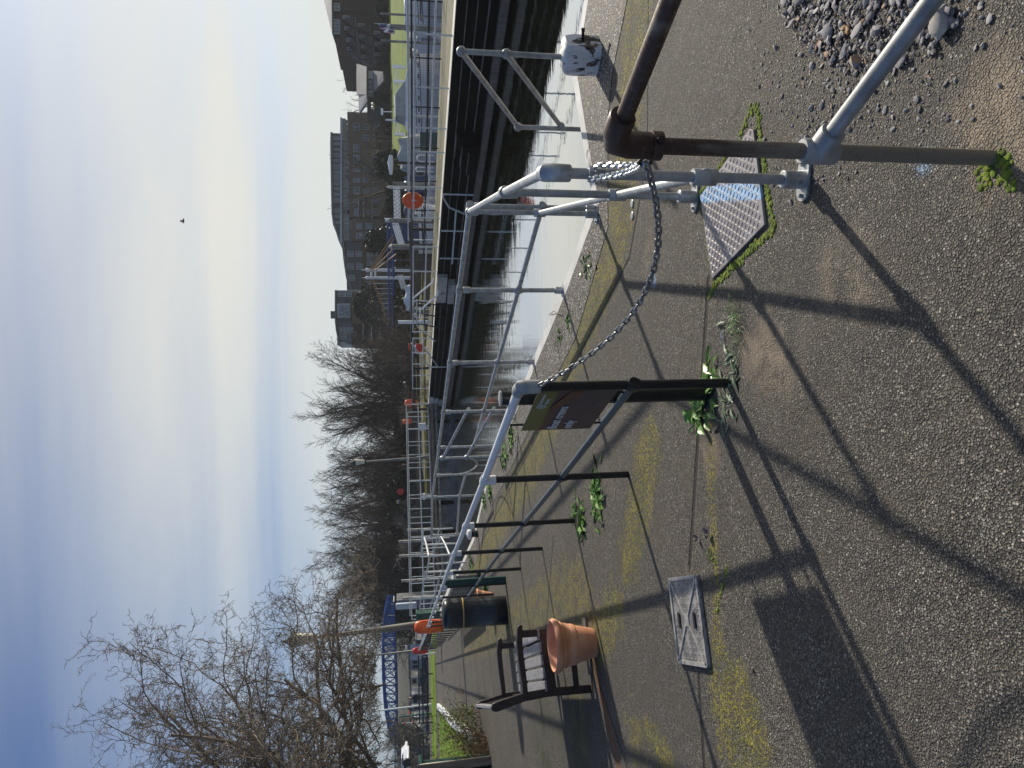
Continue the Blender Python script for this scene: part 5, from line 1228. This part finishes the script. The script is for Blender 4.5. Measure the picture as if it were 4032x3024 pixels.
# white vans at the far left
def van(sy0,sy1,sx0,sx1,Y,label):
    a=AT(sx0,sy0,Y);c=AT(sx1,sy1,Y); W_=a.x-c.x;H_=a.z-c.z; t=T('parked_van',label,'van',(c.x,Y,c.z),'white vans at the left edge'); o=V(c.x,Y,c.z)
    P=[o+V(0,0,.1),o+V(W_,0,.1),o+V(W_,0,H_*.45),o+V(W_*.86,0,H_*.55),o+V(W_*.72,0,H_*.97),o+V(W_*.66,0,H_),o+V(.05,0,H_),o+V(0,0,H_*.9)]
    B().extr(P,V(0,1.9,0)).build('body','boat_white',t,bevel=.08)
    B().extr([o+V(W_*.5,-.02,H_*.55),o+V(W_*.80,-.02,H_*.55),o+V(W_*.7,-.02,H_*.9),o+V(W_*.5,-.02,H_*.9)],V(0,.05,0)).build('side_window','boat_glass',t)
    for f in(.2,.8):
        w_=B().tube([o+V(W_*f,-.05,.3),o+V(W_*f,.2,.3)],.32,14).build('wheel','black_iron',t)
van(2962,3050,1579,1612,62,'white parked van, right of two at the left edge'); van(2986,3080,1587,1618,55,'white parked van with a dark window, nearer at the left edge')
# mast-like scaffold gantry
t=T('gantry','grey lattice gantry with slanting struts at the left edge','gantry',tuple(AT(1600,2920,80)))
for sx in (1556,1570): B().tube([AT(sx,2870,80),AT(sx,3060,80)],.10,5).build('beam','galv_far',t)
for s in range(2875,3050,14): B().tube([AT(1556,s,80),AT(1570,s+7,80)],.04,4).build('lacing','galv_far',t)
for s in (2885,2925,2975): B().tube([AT(1545,s,80),AT(1612,s+2,80)],.08,5).build('upright','galv_far',t)
B().tube([AT(1612,2915,80),AT(1562,2968,80)],.07,5).build('strut','galv_far',t)
cabinset(2890,2925,1561,1583,92,'pale block hut under the gantry','render_white',0,name='site_hut',cat='hut')
# person at the fence
def person():
    q=V(*G(1699,2742)[:2],0); q=V(q.x,q.y,0); b=B(); o=q
    me=bpy.data.meshes.new('person'); vs=[(0,0,.92),(0,0,1.15),(0,0,1.38),(0,0,1.50),(0,.0,1.66),(.11,0,.86),(.14,.02,.48),(.13,0,.06),(.15,-.16,.03),(-.11,0,.86),(-.13,-.05,.48),(-.14,.05,.06),(-.16,-.11,.03),(.21,0,1.40),(.27,-.05,1.12),(.22,-.22,1.02),(.21,-.3,1.03),(-.21,0,1.40),(-.27,-.05,1.12),(-.22,-.22,1.02),(-.21,-.3,1.03)]
    es=[(0,1),(1,2),(2,3),(3,4),(0,5),(5,6),(6,7),(7,8),(0,9),(9,10),(10,11),(11,12),(2,13),(13,14),(14,15),(15,16),(2,17),(17,18),(18,19),(19,20)]
    me.from_pydata(vs,es,[]); o=bpy.data.objects.new('person',me); col.objects.link(o); o.location=q; o.rotation_euler=(0,0,.3)
    me.materials.append(MATS['person_coat']); sk=o.modifiers.new('skin','SKIN'); rr=[.17,.16,.18,.07,.11,.11,.08,.05,.05,.11,.08,.05,.05,.07,.055,.045,.04,.07,.055,.045,.04]
    for i,r_ in enumerate(rr): me.skin_vertices[0].data[i].radius=(r_,r_*.8)
    me.skin_vertices[0].data[0].use_root=True; s_=o.modifiers.new('sub','SUBSURF'); s_.levels=1; s_.render_levels=2
    ORIG[o.name]=q; tag(o,'distant person in a dark coat leaning on the black fence','person')
    B().ball(q+V(0,-.02,1.68),.115,10,(.9,1,1.1)).build('head','skin',o); B().ball(q+V(0,.02,1.72),.12,10,(.95,1,1.)).build('hair','black_iron',o)
person()
# flag
a=AT(1478,92,62); c=AT(1560,92,62); t=T('flag_pole','thin pole flying a red, white and blue crossed flag at the hotel bank','flag',(a.x,62,0))
B().tube([V(a.x,62,0),V(a.x,62,a.z+.1)],.035,6).build('pole','galv_far',t)
fw,fh=-.75,1.5
def fl(u,v,o=0): return V(a.x+fw*u-.1*v,62+.08*math.sin(u*5+v*3)+o,a.z-.2-fh*v*.95-.2*u)
def quad(P,m,o):
    b=B(); b.extr([fl(u,v,o) for u,v in P],V(0,.01,0)); b.build('flag_cloth',m,t)
quad([(0,0),(1,.25),(1,.9),(0,1)],'flag_blue',0)
quad([(0,0),(.12,.03),(1,.78),(1,.9),(.88,.88),(0,.12)],'white_clean',-.015); quad([(1,.25),(1,.36),(.1,1),(0,1),(0,.9),(.88,.24)],'white_clean',-.015)
quad([(.38,.06),(.62,.12),(.62,.95),(.38,.97)],'white_clean',-.03); quad([(0,.38),(1,.46),(1,.7),(0,.64)],'white_clean',-.03)
quad([(.44,.06),(.56,.12),(.56,.95),(.44,.97)],'flag_red',-.045); quad([(0,.44),(1,.52),(1,.64),(0,.58)],'flag_red',-.045)
# white post and rail fence on the lawn
t=T('lawn_fence','white post and rail fence at the foot of the lawn behind the cruiser','fence',tuple(AT(1580,350,78)))
pp_=[(262,1548,1580),(320,1551,1579),(405,1553,1584),(528,1556,1580)]
for sy,s0,s1 in pp_: a=AT(s0,sy,84.5);c=AT(s1,sy,84.5); B().box(V(a.x,84.5,(a.z+c.z)/2-.2),(.35,.2,a.z-c.z+.5)).build('post','white_clean',t)
for o in (6,18): B().tube([AT(s0+o,sy,84.6) for sy,s0,s1 in pp_],.05,4).build('rail','white_clean',t)
# twin-globe lamp on the hotel path
a=AT(1468,417,95); t=T('globe_lamp','twin white globe lamp before the dark hotel hedge','street lamp',(a.x,95,0)); B().tube([V(a.x,95,1),V(a.x,95,a.z)],.06,6).build('column','black_iron',t)
for s_ in(1461,1475): pass
B().ball(AT(1468,411,95),.33,10,(.8,.8,.7)).build('globe','lamp_glass',t); B().ball(AT(1468,425,95),.33,10,(.8,.8,.7)).build('globe','lamp_glass',t)
# bird in the sky
a=AT(723,869,75); b=B(); b.ball(a,.12,8,(2.4,.7,.6)); b.add([a+V(.1,0,.03),a+V(-.12,0,.03),a+V(-.22,.5,.28),a+V(-.05,.42,.26)],[(0,1,2,3)]); b.add([a+V(.1,0,.03),a+V(-.12,0,.03),a+V(-.25,-.5,.22),a+V(-.06,-.42,.2)],[(0,1,2,3)]); tag(b.build('flying_bird','bird',at=a),'small dark bird flying alone in the open sky','bird')
# ================================================================ FAR BUILDINGS
simple('slate_dark',(.022,.02,.022),.6,0,.2,.5)
def win(parent,c,w,h,d=.12,m='glass',frame='render_white',fr=.1):
    f=B(); c=Vector(c); f.box(c+V(0,-.03,h/2+fr/2),(w+2*fr,d,fr)); f.box(c+V(0,-.03,-h/2-fr/2),(w+2*fr,d,fr)); 
    for s in(-1,1): f.box(c+V(s*(w/2+fr/2),-.03,0),(fr,d,h))
    f.box(c+V(0,-.03,0),(fr*.8,d,h)); o=f.build('window',frame,parent)
    B().box(c,(w,.06,h)).build('pane',m,o); return o
# brown brick hotel with sloping fins (right of the upright view)
Y=120
def ax(sx,sy,y=Y): return AT(sx,sy,y)
t=T('brick_hotel','dark brown brick hotel with grey roof and triangular window fins','building',tuple(V(*ax(1515,110)[:2],0)))
a=ax(1338,222);c=ax(1338,-190); B().box(V((a.x+c.x)/2,Y+7,(a.z-2)/2),(c.x-a.x,14,a.z+2)).build('wall','brick_brown',t)
a=ax(1312,128);c=ax(1312,-190); B().box(V((a.x+c.x)/2,Y+8,(a.z)/2+2),(c.x-a.x,12,a.z-4)).build('upper_wall','brick_brown',t)
p0=ax(1328,130,Y+2);p1=ax(1275,5,Y+7); 
B().extr([ax(1308,134,Y+1),ax(1302,-180,Y+1),ax(1268,-180,Y+8),ax(1274,-5,Y+8)],V(0,8,-.5)).build('roof','slate',t)
B().extr([ax(1310,126,Y-.5),ax(1304,-180,Y-.5),ax(1308,-180,Y-.5),ax(1314,126,Y-.5)],V(0,1.2,0)).build('eave','zinc_dark',t)
for (sx,sy) in ((1325,28),(1325,92),(1325,118)): win(t,ax(sx,sy,Y-.05),1.1,.9)
for row in (((1364,74),(1370,118),(1377,163),(1381,198)),((1422,105),(1428,149),(1435,190),(1437,229)),((1484,135),(1486,179),(1487,220),(1488,256))):
    for sx,sy in row:
        q=ax(sx,sy,Y-.06); win(t,q,.85,.95,fr=.07)
        P=[ax(sx-14,sy+14,Y-.05),ax(sx+30,sy+44,Y-.05),ax(sx+34,sy+44,Y-.05),ax(sx+34,sy+6,Y-.05)]
        if sy<250: B().extr(P,V(0,-1.1,0)).build('fin','slate_dark',t)
        B().beam(ax(sx+36,sy+2,Y-.7),ax(sx+37,sy+40,Y-.7),1.2,.14).build('balcony','zinc',t)
B().tube([ax(1340,38,Y-.2),ax(1470,44,Y-.2)],.09,5).build('drainpipe','black_iron',t)
# white walled house with slate roof
Y=112; t=T('slate_house','low white walled wing with a broad slate roof left of the brick hotel','building',tuple(V(*AT(1500,320,Y)[:2],0)))
a=AT(1444,362,Y);c=AT(1444,278,Y); B().box(V((a.x+c.x)/2,Y+4,a.z-.7),(c.x-a.x,8,1.6)).build('upper_wall','render_white',t)
win(t,AT(1458,333,Y-.05),1.6,.8,frame='timber_dark')
B().extr([AT(1403,250,Y+4),AT(1443,262,Y-.8),AT(1443,372,Y-.8),AT(1404,372,Y+4)],V(0,.3,-.25)).build('roof','slate',t)
B().extr([AT(1411,372,Y+4),AT(1443,374,Y-.8),AT(1446,398,Y-.8),AT(1413,447,Y+4)],V(0,.3,-.25)).build('glass_roof','zinc',t)
a=AT(1470,372,Y);c=AT(1470,250,Y); B().box(V((a.x+c.x)/2,Y+3,a.z/2),(c.x-a.x,6,a.z)).build('wall','brick_brown',t)
B().extr([AT(1470,278,Y-2),AT(1472,360,Y-2),AT(1510,318,Y-5),AT(1508,282,Y-5)],V(0,.3,-.3)).build('porch_roof','slate',t)
a=AT(1446,450,Y+2);c=AT(1446,372,Y+2); B().box(V((a.x+c.x)/2,Y+4,a.z/2),(c.x-a.x,4,a.z)).build('side_wall','zinc_dark',t)
# long apartment block
Y=150; t=T('apartment_block','long tan brick apartment block with grey zinc top storeys and curved roof','building',tuple(V(*AT(1590,820,Y)[:2],0)))
def seg(sy0,sy1,sxt,sxb,dy,name,m,dep=10):
    a=AT(sxt,sy0,Y+dy);c=AT(sxb,sy1,Y+dy); B().box(V((a.x+c.x)/2,Y+dy+dep/2,(a.z+c.z)/2),(abs(a.x-c.x),dep,a.z-c.z)).build(name,m,t)
seg(440,860,1369,1600,0,'wall','brick_tan'); seg(860,950,1382,1600,-1,'wall','brick_tan'); seg(950,1145,1425,1600,1,'wall','brick_tan')
seg(466,950,1345,1370,.6,'upper_storey','zinc'); seg(524,898,1310,1346,2.2,'upper_storey','zinc_dark'); seg(898,950,1335,1384,.8,'upper_storey','zinc'); seg(950,1140,1362,1426,.4,'upper_storey','zinc_dark'); seg(440,470,1367,1372,.4,'upper_storey','zinc')
tops=[(520,1301),(560,1300),(700,1302),(840,1305),(885,1311),(915,1323),(948,1333)]
b=B(); P=[AT(x,s,Y+1.2) for s,x in tops]; Q=[AT(x+8,s,Y+1.2) for s,x in tops]; b.extr(P+Q[::-1],V(0,11,0)); b.build('roof','zinc_green',t)
tops=[(948,1345),(1024,1352),(1093,1362),(1142,1379)]; b=B(); P=[AT(x,s,Y-.2) for s,x in tops]; Q=[AT(x+9,s,Y-.2) for s,x in tops]; b.extr(P+Q[::-1],V(0,10,0)); b.build('roof','zinc_green',t)
for s0,s1,sx in ((466,950,1343),(560,948,1350),(860,950,1382)): pass
b=B(); P=[AT(1344,s,Y-.3) for s in (466,950)]; b.beam(P[0],P[1],1.2,.35); b.build('terrace_rail','galv_far',t)
rn=random.Random(9)
for sx,lst,wd,dy in ((1325,range(545,895,22),1.,2.1),(1361,range(480,950,17),1.1,.5),(1404,range(500,860,42),1.7,-.1),(1442,range(500,860,42),1.7,-.1),(1480,range(500,860,42),1.5,-.1)):
    for s in lst:
        if rn.random()<.12: continue
        q=AT(sx+(2 if s>800 else 0),s,Y+dy); win(t,q,wd*rn.choice((.45,.6,.85)),1.2 if sx>1400 else 1.1,fr=.07)
for s,ys in ((890,(1415,1452)),(928,(1415,1452)),(1000,(1380,1413)),(1050,(1380,1416)),(1095,(1385,)),(1035,(1457,1490)),(1070,(1455,)),(1005,(1458,1492)),(1120,(1450,))):
    for sx in ys: win(t,AT(sx,s,Y-1.1 if s<950 else (Y+.3 if sx<1425 else Y+.9)),1.1,1.15,fr=.08)
for sx in (1413,1432,1466): 
    P=[AT(sx,780,Y-1.2),AT(sx,862,Y-1.2)]; b=B(); b.beam(P[0],P[1],1.6,.25); b.build('balcony','stone_pale',t)
# tower block
Y=138; t=T('tower_block','tall grey topped apartment tower with white framed bay window above tan brick','building',tuple(V(*AT(1590,1240,Y)[:2],0)))
def seg2(sy0,sy1,sxt,sxb,dy,name,m,dep=10):
    a=AT(sxt,sy0,Y+dy);c=AT(sxb,sy1,Y+dy); B().box(V((a.x+c.x)/2,Y+dy+dep/2,(a.z+c.z)/2),(abs(a.x-c.x),dep,a.z-c.z)).build(name,m,t)
seg2(1143,1262,1322,1382,0,'upper_storey','zinc_dark'); seg2(1262,1358,1326,1384,.8,'upper_storey','zinc'); seg2(1150,1275,1381,1600,.3,'wall','brick_tan'); seg2(1275,1360,1384,1600,1.2,'wall','brick_brown')
P=[AT(1318,1142,Y-.6),AT(1318,1262,Y-.6),AT(1322,1300,Y-.6),AT(1334,1358,Y-.6),AT(1339,1358,Y-.6),AT(1327,1300,Y-.6),AT(1323,1262,Y-.6),AT(1323,1142,Y-.6)]; B().extr(P,V(0,11,0)).build('roof','zinc_green',t)
a=AT(1327,1195,Y-.4);c=AT(1380,1250,Y-.4); o=B().box(V((a.x+c.x)/2,Y-.1,(a.z+c.z)/2),(a.x-c.x,.5,a.z-c.z)).build('bay_frame','render_white',t)
for sx in (1345,1368):
    for s in (1208,1222,1238): B().box(AT(sx,s,Y-.42),(.62,.1,1.0)).build('pane','glass',o)
for sx,s in ((1345,1157),(1372,1157),(1348,1300),(1378,1300),(1410,1200),(1440,1200),(1480,1200),(1478,1253),(1515,1200),(1515,1253),(1350,1325)): win(t,AT(sx,s,Y-.06 if s<1262 else Y+.7),1.,1.1,fr=.08)
B().extr([AT(1340,1345,Y),AT(1350,1345,Y),AT(1380,1357,Y),AT(1340,1357,Y)],V(0,.5,0)).build('gable_frame','render_white',t)
for sx in (1430,1463,1495): B().beam(AT(sx,1277,Y-.2),AT(sx,1340,Y-.2),1.5,.22).build('balcony','stone_pale',t)
B().box(AT(1313,1240,Y+2),(1.4,1,1)).build('chimney','zinc_dark',t)
# ================================================================ TREES
def grow(b,p,d,L,r,lvl,sp,rn):
    n=sp['seg'][lvl]; P=[p]; rs=[r]; q=p.copy(); dd=d.copy(); tips=[]
    for i in range(n):
        
        if q.z<sp.get('zmin',-9): dd.z=abs(dd.z)+.25
        dd=(dd+V(rn.gauss(0,1),rn.gauss(0,1),rn.gauss(0,1))*sp['wig'][lvl]+V(0,0,sp['up'][lvl])).normalized()
        q=q+dd*(L/n); P.append(q.copy()); rs.append(r*(1-(i+1)/n*(1-sp['tap']))); tips.append((q.copy(),dd.copy()))
    b[min(lvl,1)].tube(P,rs,sp['sides'][lvl],caps=False)
    if lvl>=sp['lv']: return
    m=sp['ch'][lvl]
    for k in range(m):
        f=sp['st'][lvl]+(1-sp['st'][lvl])*(k+rn.random())/m; i=min(n-1,int(f*n)); g=f*n-i; o=P[i].lerp(P[i+1],g); dl=(P[i+1]-P[i]).normalized()
        a=rn.uniform(0,2*PI); u=dl.cross(V(0,0,1) if abs(dl.z)<.95 else V(1,0,0)).normalized(); w=dl.cross(u); sa=R(rn.uniform(*sp['ang']))
        nd=dl*math.cos(sa)+(u*math.cos(a)+w*math.sin(a))*math.sin(sa)
        grow(b,o,nd,L*sp['len'][lvl]*rn.uniform(.65,1.15)*(1-.45*f*sp.get('fall',1.)),max(r*(1-f*(1-sp['tap']))*sp['rad'],sp['rmin']),lvl+1,sp,rn)
FAN=dict(seg=(8,6,4,3),wig=(.07,.10,.15,.2),up=(.03,.05,.05,.03),tap=.3,sides=(6,4,3,3),lv=3,ch=(15,11,8,0),st=(.12,.1,.1,0),ang=(20,50),len=(.62,.5,.42,0),rad=.45,rmin=.0155,fall=1.15,hr=(.62,.80),rnd=1)
def tree(label,loc,H,stems,fan,sp,seed,bark='bark_dark',twig=None,name='bare_tree',cat='tree',r0=.16,group='bare winter trees',lean=(0,0)):
    rn=random.Random(seed); loc=Vector(loc); t=T(name,label,cat,tuple(loc),group); bb=[B(),B()]
    for k in range(stems):
        a=2*PI*k/stems+rn.uniform(-.4,.4); s_=R(fan)*rn.uniform(.25,1.); d=V(math.cos(a)*math.sin(s_)+lean[0],math.sin(a)*math.sin(s_)+lean[1],math.cos(s_)).normalized()
        grow(bb,loc+V(math.cos(a),math.sin(a),0)*.12*stems**.5,d,H*rn.uniform(*sp.get('hr',(.72,.9)))/max(.6,math.cos(s_)**(.5 if sp.get('rnd') else 1.)),r0*rn.uniform(.7,1.1),0,sp,rn)
    bb[0].build('trunk',bark,t); bb[1].build('crown',twig or bark,t); return t
def tat(sy,Y,z=.35): p=AT(1590,sy,Y); return V(p.x,Y,z)
def Hh(sx,sy,Y,z=.35): return AT(sx,sy,Y).z-z
tree('tall fan-shaped bare tree, widest of the row left of the tower block',tat(1600,84),Hh(1165,1570,84),9,42,FAN,1,r0=.2)
tree('bare tree with several upright stems behind the gate lamp post',tat(1815,88),Hh(1190,1800,88),8,34,FAN,2,r0=.18)
tree('bare fine-twigged tree left of the gate lamp',tat(2065,90),Hh(1162,2060,90),8,38,FAN,3,'bark_brown','bark_brown',r0=.18)
tree('bare tree sloping down to the bushes left of the fine-twigged tree',tat(2225,88),Hh(1230,2200,88),7,40,FAN,4,r0=.16)
tree('smaller bare tree filling the gap between the two central trees',tat(1935,96),Hh(1270,1930,96),7,30,FAN,5,'bark_brown','bark_brown',r0=.14)
tree('small bare tree beside the tower block',tat(1440,86),Hh(1315,1430,86),7,30,FAN,6,'bark_brown','bark_brown',r0=.13)
tree('bare tree standing before the start of the blue footbridge',tat(2395,96),Hh(1385,2390,96),6,34,FAN,7,'bark_dark',r0=.14)
BIG=dict(FAN); BIG.update(ang=(22,52),wig=(.1,.14,.18,.22),up=(.02,.03,.03,.02),ch=(8,6,5,0),rmin=.025)
tree('dark bare tree rising above the long apartment roof',tat(735,112,1),Hh(1238,735,112,1),4,22,BIG,8,'bark_dark',r0=.26)
tree('bare tree behind the slate roofed wing, right one',tat(245,165,2),Hh(1305,255,165,2),6,34,BIG,9,'bark_grey',r0=.26)
tree('bare tree behind the slate roofed wing, left one',tat(390,165,2),Hh(1310,385,165,2),6,34,BIG,10,'bark_grey',r0=.26)
DR=dict(BIG); DR.update(up=(.0,-.08,-.16,-.2),ch=(10,8,6,0),rmin=.022)
tree('brown drooping willow in front of the right end of the apartment block',tat(560,112,2.4),Hh(1385,560,112,2.4),4,34,DR,11,'bark_brown','bark_brown',r0=.28)
tree('dark weeping tree before the slate roofed wing',tat(440,113,2.4),Hh(1440,440,113,2.4),4,40,DR,12,'bark_dark','twig_thicket',r0=.22)
tree('spreading bare tree in front of the tower block balconies',tat(1330,98,.5),Hh(1385,1320,98,.5),5,36,BIG,13,'bark_brown','bark_brown',r0=.16)
tree('bare tree before the tan brick wing behind the masts',tat(1010,110,.5),Hh(1440,1010,110,.5),3,30,BIG,14,'bark_brown','bark_brown',r0=.2)
THK=dict(seg=(5,4,3,2),wig=(.16,.2,.25,.3),up=(.03,.02,.01,0),tap=.35,sides=(4,3,3,3),lv=2,ch=(12,9,0,0),st=(.1,.1,.1,0),ang=(20,60),len=(.55,.5,.4,0),rad=.5,rmin=.028)
def thicket(sy,sx,Y,label,seed,w=1.,m='twig_thicket',ev=False,z=.35,leaf=0):
    H=AT(sx,sy,Y).z-z; t=tree(label,tat(sy,Y,z),H,int(9*w)+4,62,THK,seed,m,m,'bush','bush',.07,'scrub bushes on the far bank')
    if leaf:
        rn=random.Random(seed); b=B(); c=tat(sy,Y,z)
        for k in range(leaf):
            a=rn.uniform(0,6.3); ph=math.asin(rn.uniform(0,1)); r=rn.uniform(.5,1.)*(1+.2*math.sin(a*3+ph*4)); q=c+V(math.cos(a)*math.cos(ph)*r*H*.62*w,math.sin(a)*math.cos(ph)*r*H*.5,math.sin(ph)*r*H*.98)
            s_=.16; u=V(rn.gauss(0,1),rn.gauss(0,1),rn.gauss(0,1)).normalized()*s_; v=u.cross(V(rn.random(),rn.random(),rn.random())).normalized()*s_*.7; b.add([q-u,q+v,q+u,q-v],[(0,1,2,3)])
        b.build('foliage',ev or 'ivy',t)
    return t
for i,(sy,sx,Y,w,lf,lb) in enumerate(((1365,1500,92,1.2,0,'brown scrub bush below the tower block balconies'),(1440,1440,90,1.1,0,'brown scrub bush right of the widest tree'),(1500,1430,100,1.3,0,'dense brown scrub behind the widest tree'),(1600,1420,104,1.3,0,'dense brown scrub directly behind the widest tree trunk'),(1690,1440,98,1.2,0,'brown scrub bush left of the widest tree'),(1770,1450,104,1.2,0,'dark scrub behind the multi-stemmed tree'),(1880,1440,100,1.2,900,'ivy-green scrub right of the red disc'),(1960,1430,104,1.3,0,'brown scrub behind the gap tree'),(2040,1440,100,1.2,0,'brown scrub below the fine-twigged tree'),(2130,1420,100,1.3,0,'dark scrub left of the fine-twigged tree'),(2200,1400,98,1.3,900,'ivy-clad scrub behind the white marker posts'),(2270,1370,100,1.3,900,'dark ivy-clad bush, tallest left of the marker posts'),(2330,1360,96,1.2,700,'rounded dark bush above the end of the blue footbridge'),(2400,1440,100,1.1,500,'dark bush behind the first bay of the blue footbridge'),(2460,1500,98,.9,400,'small dark bush under the blue footbridge lattice'))):
    thicket(sy,sx,Y,lb,40+i,w,['twig_thicket','bark_brown'][i%2],'evergreen' if lf>600 else False,leaf=lf)
thicket(2960,1500,70,'pale leafless bush above the white vans',70,1.6,'bark_grey'); thicket(2900,1525,78,'low pale bush right of the vans',71,1.,'bark_grey')
thicket(1590,1575,66,'low bramble behind the orange housing at the lock head',72,.8,'bark_brown'); thicket(2110,1560,74,'pale bramble on the bank behind the gate walkway',73,1.2,'bark_grey'); thicket(1390,1545,72,'low bramble mound left of the white post',74,1.,'bark_brown'); thicket(1300,1560,74,'low bramble mound right of the white post',75,1.,'bark_brown')
# evergreen masses before the apartments
def ever(sy,sx,Y,label,seed,w,h,m='evergreen',z=.5,n=2600,pine=False):
    rn=random.Random(seed); c=tat(sy,Y,z); H=AT(sx,sy,Y).z-z; t=T('evergreen_tree' if pine else 'evergreen_bush',label,'tree' if pine else 'bush',tuple(c),'evergreens on the far bank'); b=B()
    for k in range(n):
        a=rn.uniform(0,6.3); u_=rn.uniform(-.3 if pine else 0,1); r=rn.uniform(.35,1)**.5*(1+.3*math.sin(a*3+seed)*math.cos(u_*7))
        rad=w*math.sqrt(max(0,1-u_*u_)); q=c+V(math.cos(a)*rad*r,math.sin(a)*rad*r*.7,(H*.62+u_*H*.38) if pine else u_*H*r**.3)
        s_=rn.uniform(.12,.28); u=V(rn.gauss(0,1),rn.gauss(0,1),rn.gauss(0,.6)).normalized()*s_; v=u.cross(V(rn.random(),rn.random(),rn.random())).normalized()*s_*.6; b.add([q-u,q+v,q+u,q-v],[(0,1,2,3)])
    b.build('foliage',m,t); B().tube([c,c+V(.1,0,H*(.8 if pine else .6))],[.2,.1],6).build('trunk','bark_dark',t)
ever(955,1440,96,'dark round evergreen behind the slanting gangway',1,2.6,0,n=3200); ever(660,1478,92,'dark evergreen below the tan brick wall',2,2.8,0,n=2600); ever(40,1482,118,'dark clipped evergreen in front of the brick hotel',3,2.4,0,z=2.4)
ever(1200,1392,108,'dark spreading pine across the tower block front',4,3.2,0,pine=True,n=2200); ever(770,1520,88,'low evergreen hedge behind the gangway',5,3.5,0); ever(130,1512,112,'low dark hedge below the hotel windows',6,3.6,0,z=2.4); ever(300,1500,119,'dark hedge before the porch roof',7,4.2,0,z=2.4,n=2600); ever(420,1500,117,'dark hedge left of the porch roof',8,4.,0,z=2.4,n=2600); ever(210,1502,118,'dark hedge between hotel and porch',9,3.6,0,z=2.4,n=2400)
ever(1120,1545,92,'green bank foliage under the blue deck',10,4.5,0,'ivy',n=2600); ever(560,1480,116,'dark undergrowth beneath the drooping willow',11,4.,0,'twig_thicket',z=2.4,n=2600); ever(1990,1520,92,'dark green hedge behind the red disc',12,5.5,0,n=3600); ever(1040,1530,94,'dark undergrowth behind the masts',13,4.5,0,'twig_thicket',n=2600); ever(1250,1555,90,'dark undergrowth under the suspension deck',14,4.,0,'ivy',n=2000); ever(1650,1545,92,'dark undergrowth left of the widest tree',15,5,0,'twig_thicket',n=2600); ever(1500,1540,94,'dark undergrowth right of the widest tree',16,5,0,'twig_thicket',n=2600); ever(2330,1530,92,'dark undergrowth at the end of the blue footbridge',17,4.5,0,'evergreen',n=2600); ever(2180,1530,94,'dark undergrowth behind the marker posts',18,5,0,'ivy',n=2600)
ever(1800,1540,94,'dark undergrowth below the multi-stemmed tree',19,5,0,'twig_thicket',n=2600); ever(880,1505,104,'dark undergrowth before the apartment balconies',20,4,0,'twig_thicket',n=2200)
q=AT(1577,1936,80); tag(B().lathe([(0,-.04),(.36,-.03),(.4,0),(.36,.03),(0,.04)],q,20,tilt=Matrix.Rotation(PI/2,3,'X')).build('round_sign','red',at=q),'red disc sign seen dimly among the trees','sign')
q=AT(1568,1976,78); t=T('notice_board','small yellow, white and blue notice left of the red disc','sign',tuple(q)); B().box(q,(.42,.05,.36)).build('board','white_clean',t); B().box(q+V(0,-.03,.1),(.4,.03,.14)).build('yellow_panel','gold',t); B().box(q+V(0,-.03,-.09),(.4,.03,.14)).build('blue_panel','blue_steel',t)
# curly willow at the near left
CW=dict(seg=(9,9,8,6,4),wig=(.18,.26,.34,.42,.45),up=(.02,.03,.01,-.01,-.01),tap=.35,sides=(8,6,4,3,3),lv=4,ch=(11,9,7,4,0),st=(.2,.15,.12,.1,0),ang=(25,60),len=(.62,.55,.5,.45,0),rad=.55,rmin=.006,fall=.7,zmin=2.5)
def curly():
    rn=random.Random(21); base=V(-12.0,17.0,0); t=T('curly_willow','large leafless corkscrew willow reaching in from the left edge','tree',tuple(base)); bb=[B(),B()]
    tr=[base,base+V(.25,-.2,1.3),base+V(.7,-.3,2.9)]; bb[0].tube(tr,[.3,.24,.2],10)
    f=tr[-1]
    for k,(dx,dy,dz,L,r) in enumerate(((1.,-.1,.55,6.0,.085),(.75,.3,1.,6.1,.085),(.3,-.4,1.2,5.8,.10),(1.,.35,.12,5.8,.075),(-.3,.3,1.,6.,.085),(.9,-.3,.95,5.9,.08),(.55,.1,1.5,5.4,.08),(1.,-.5,.25,5.2,.10),(1.,.1,.75,6.2,.08),(.9,.2,.3,6.2,.075),(1.,-.2,.05,5.5,.10))):
        grow(bb,f+V(rn.uniform(-.1,.1),rn.uniform(-.1,.1),rn.uniform(-.5,.2)),V(dx,dy,dz).normalized(),L,r,0,CW,rn)
    print('willow',len(bb[1].v))
    bb[0].build('trunk','bark_near',t); bb[1].build('branches','bark_near',t)
curly()
# ================================================================ HAZE
def haze():
    m,t=mat('haze_air'); v=N(t,'ShaderNodeVolumePrincipled',{'Color':(.86,.9,.95,1),'Density':.0003,'Anisotropy':.25}).outputs[0]
    o=N(t,'ShaderNodeOutputMaterial'); t.links.new(v,o.inputs['Volume'])
    o=B().box((0,0,0),(760,560,34)).build('haze','haze_air',kind='stuff'); o['label']='thin winter haze over the river'; o.location=(0,230,12.8)
haze()
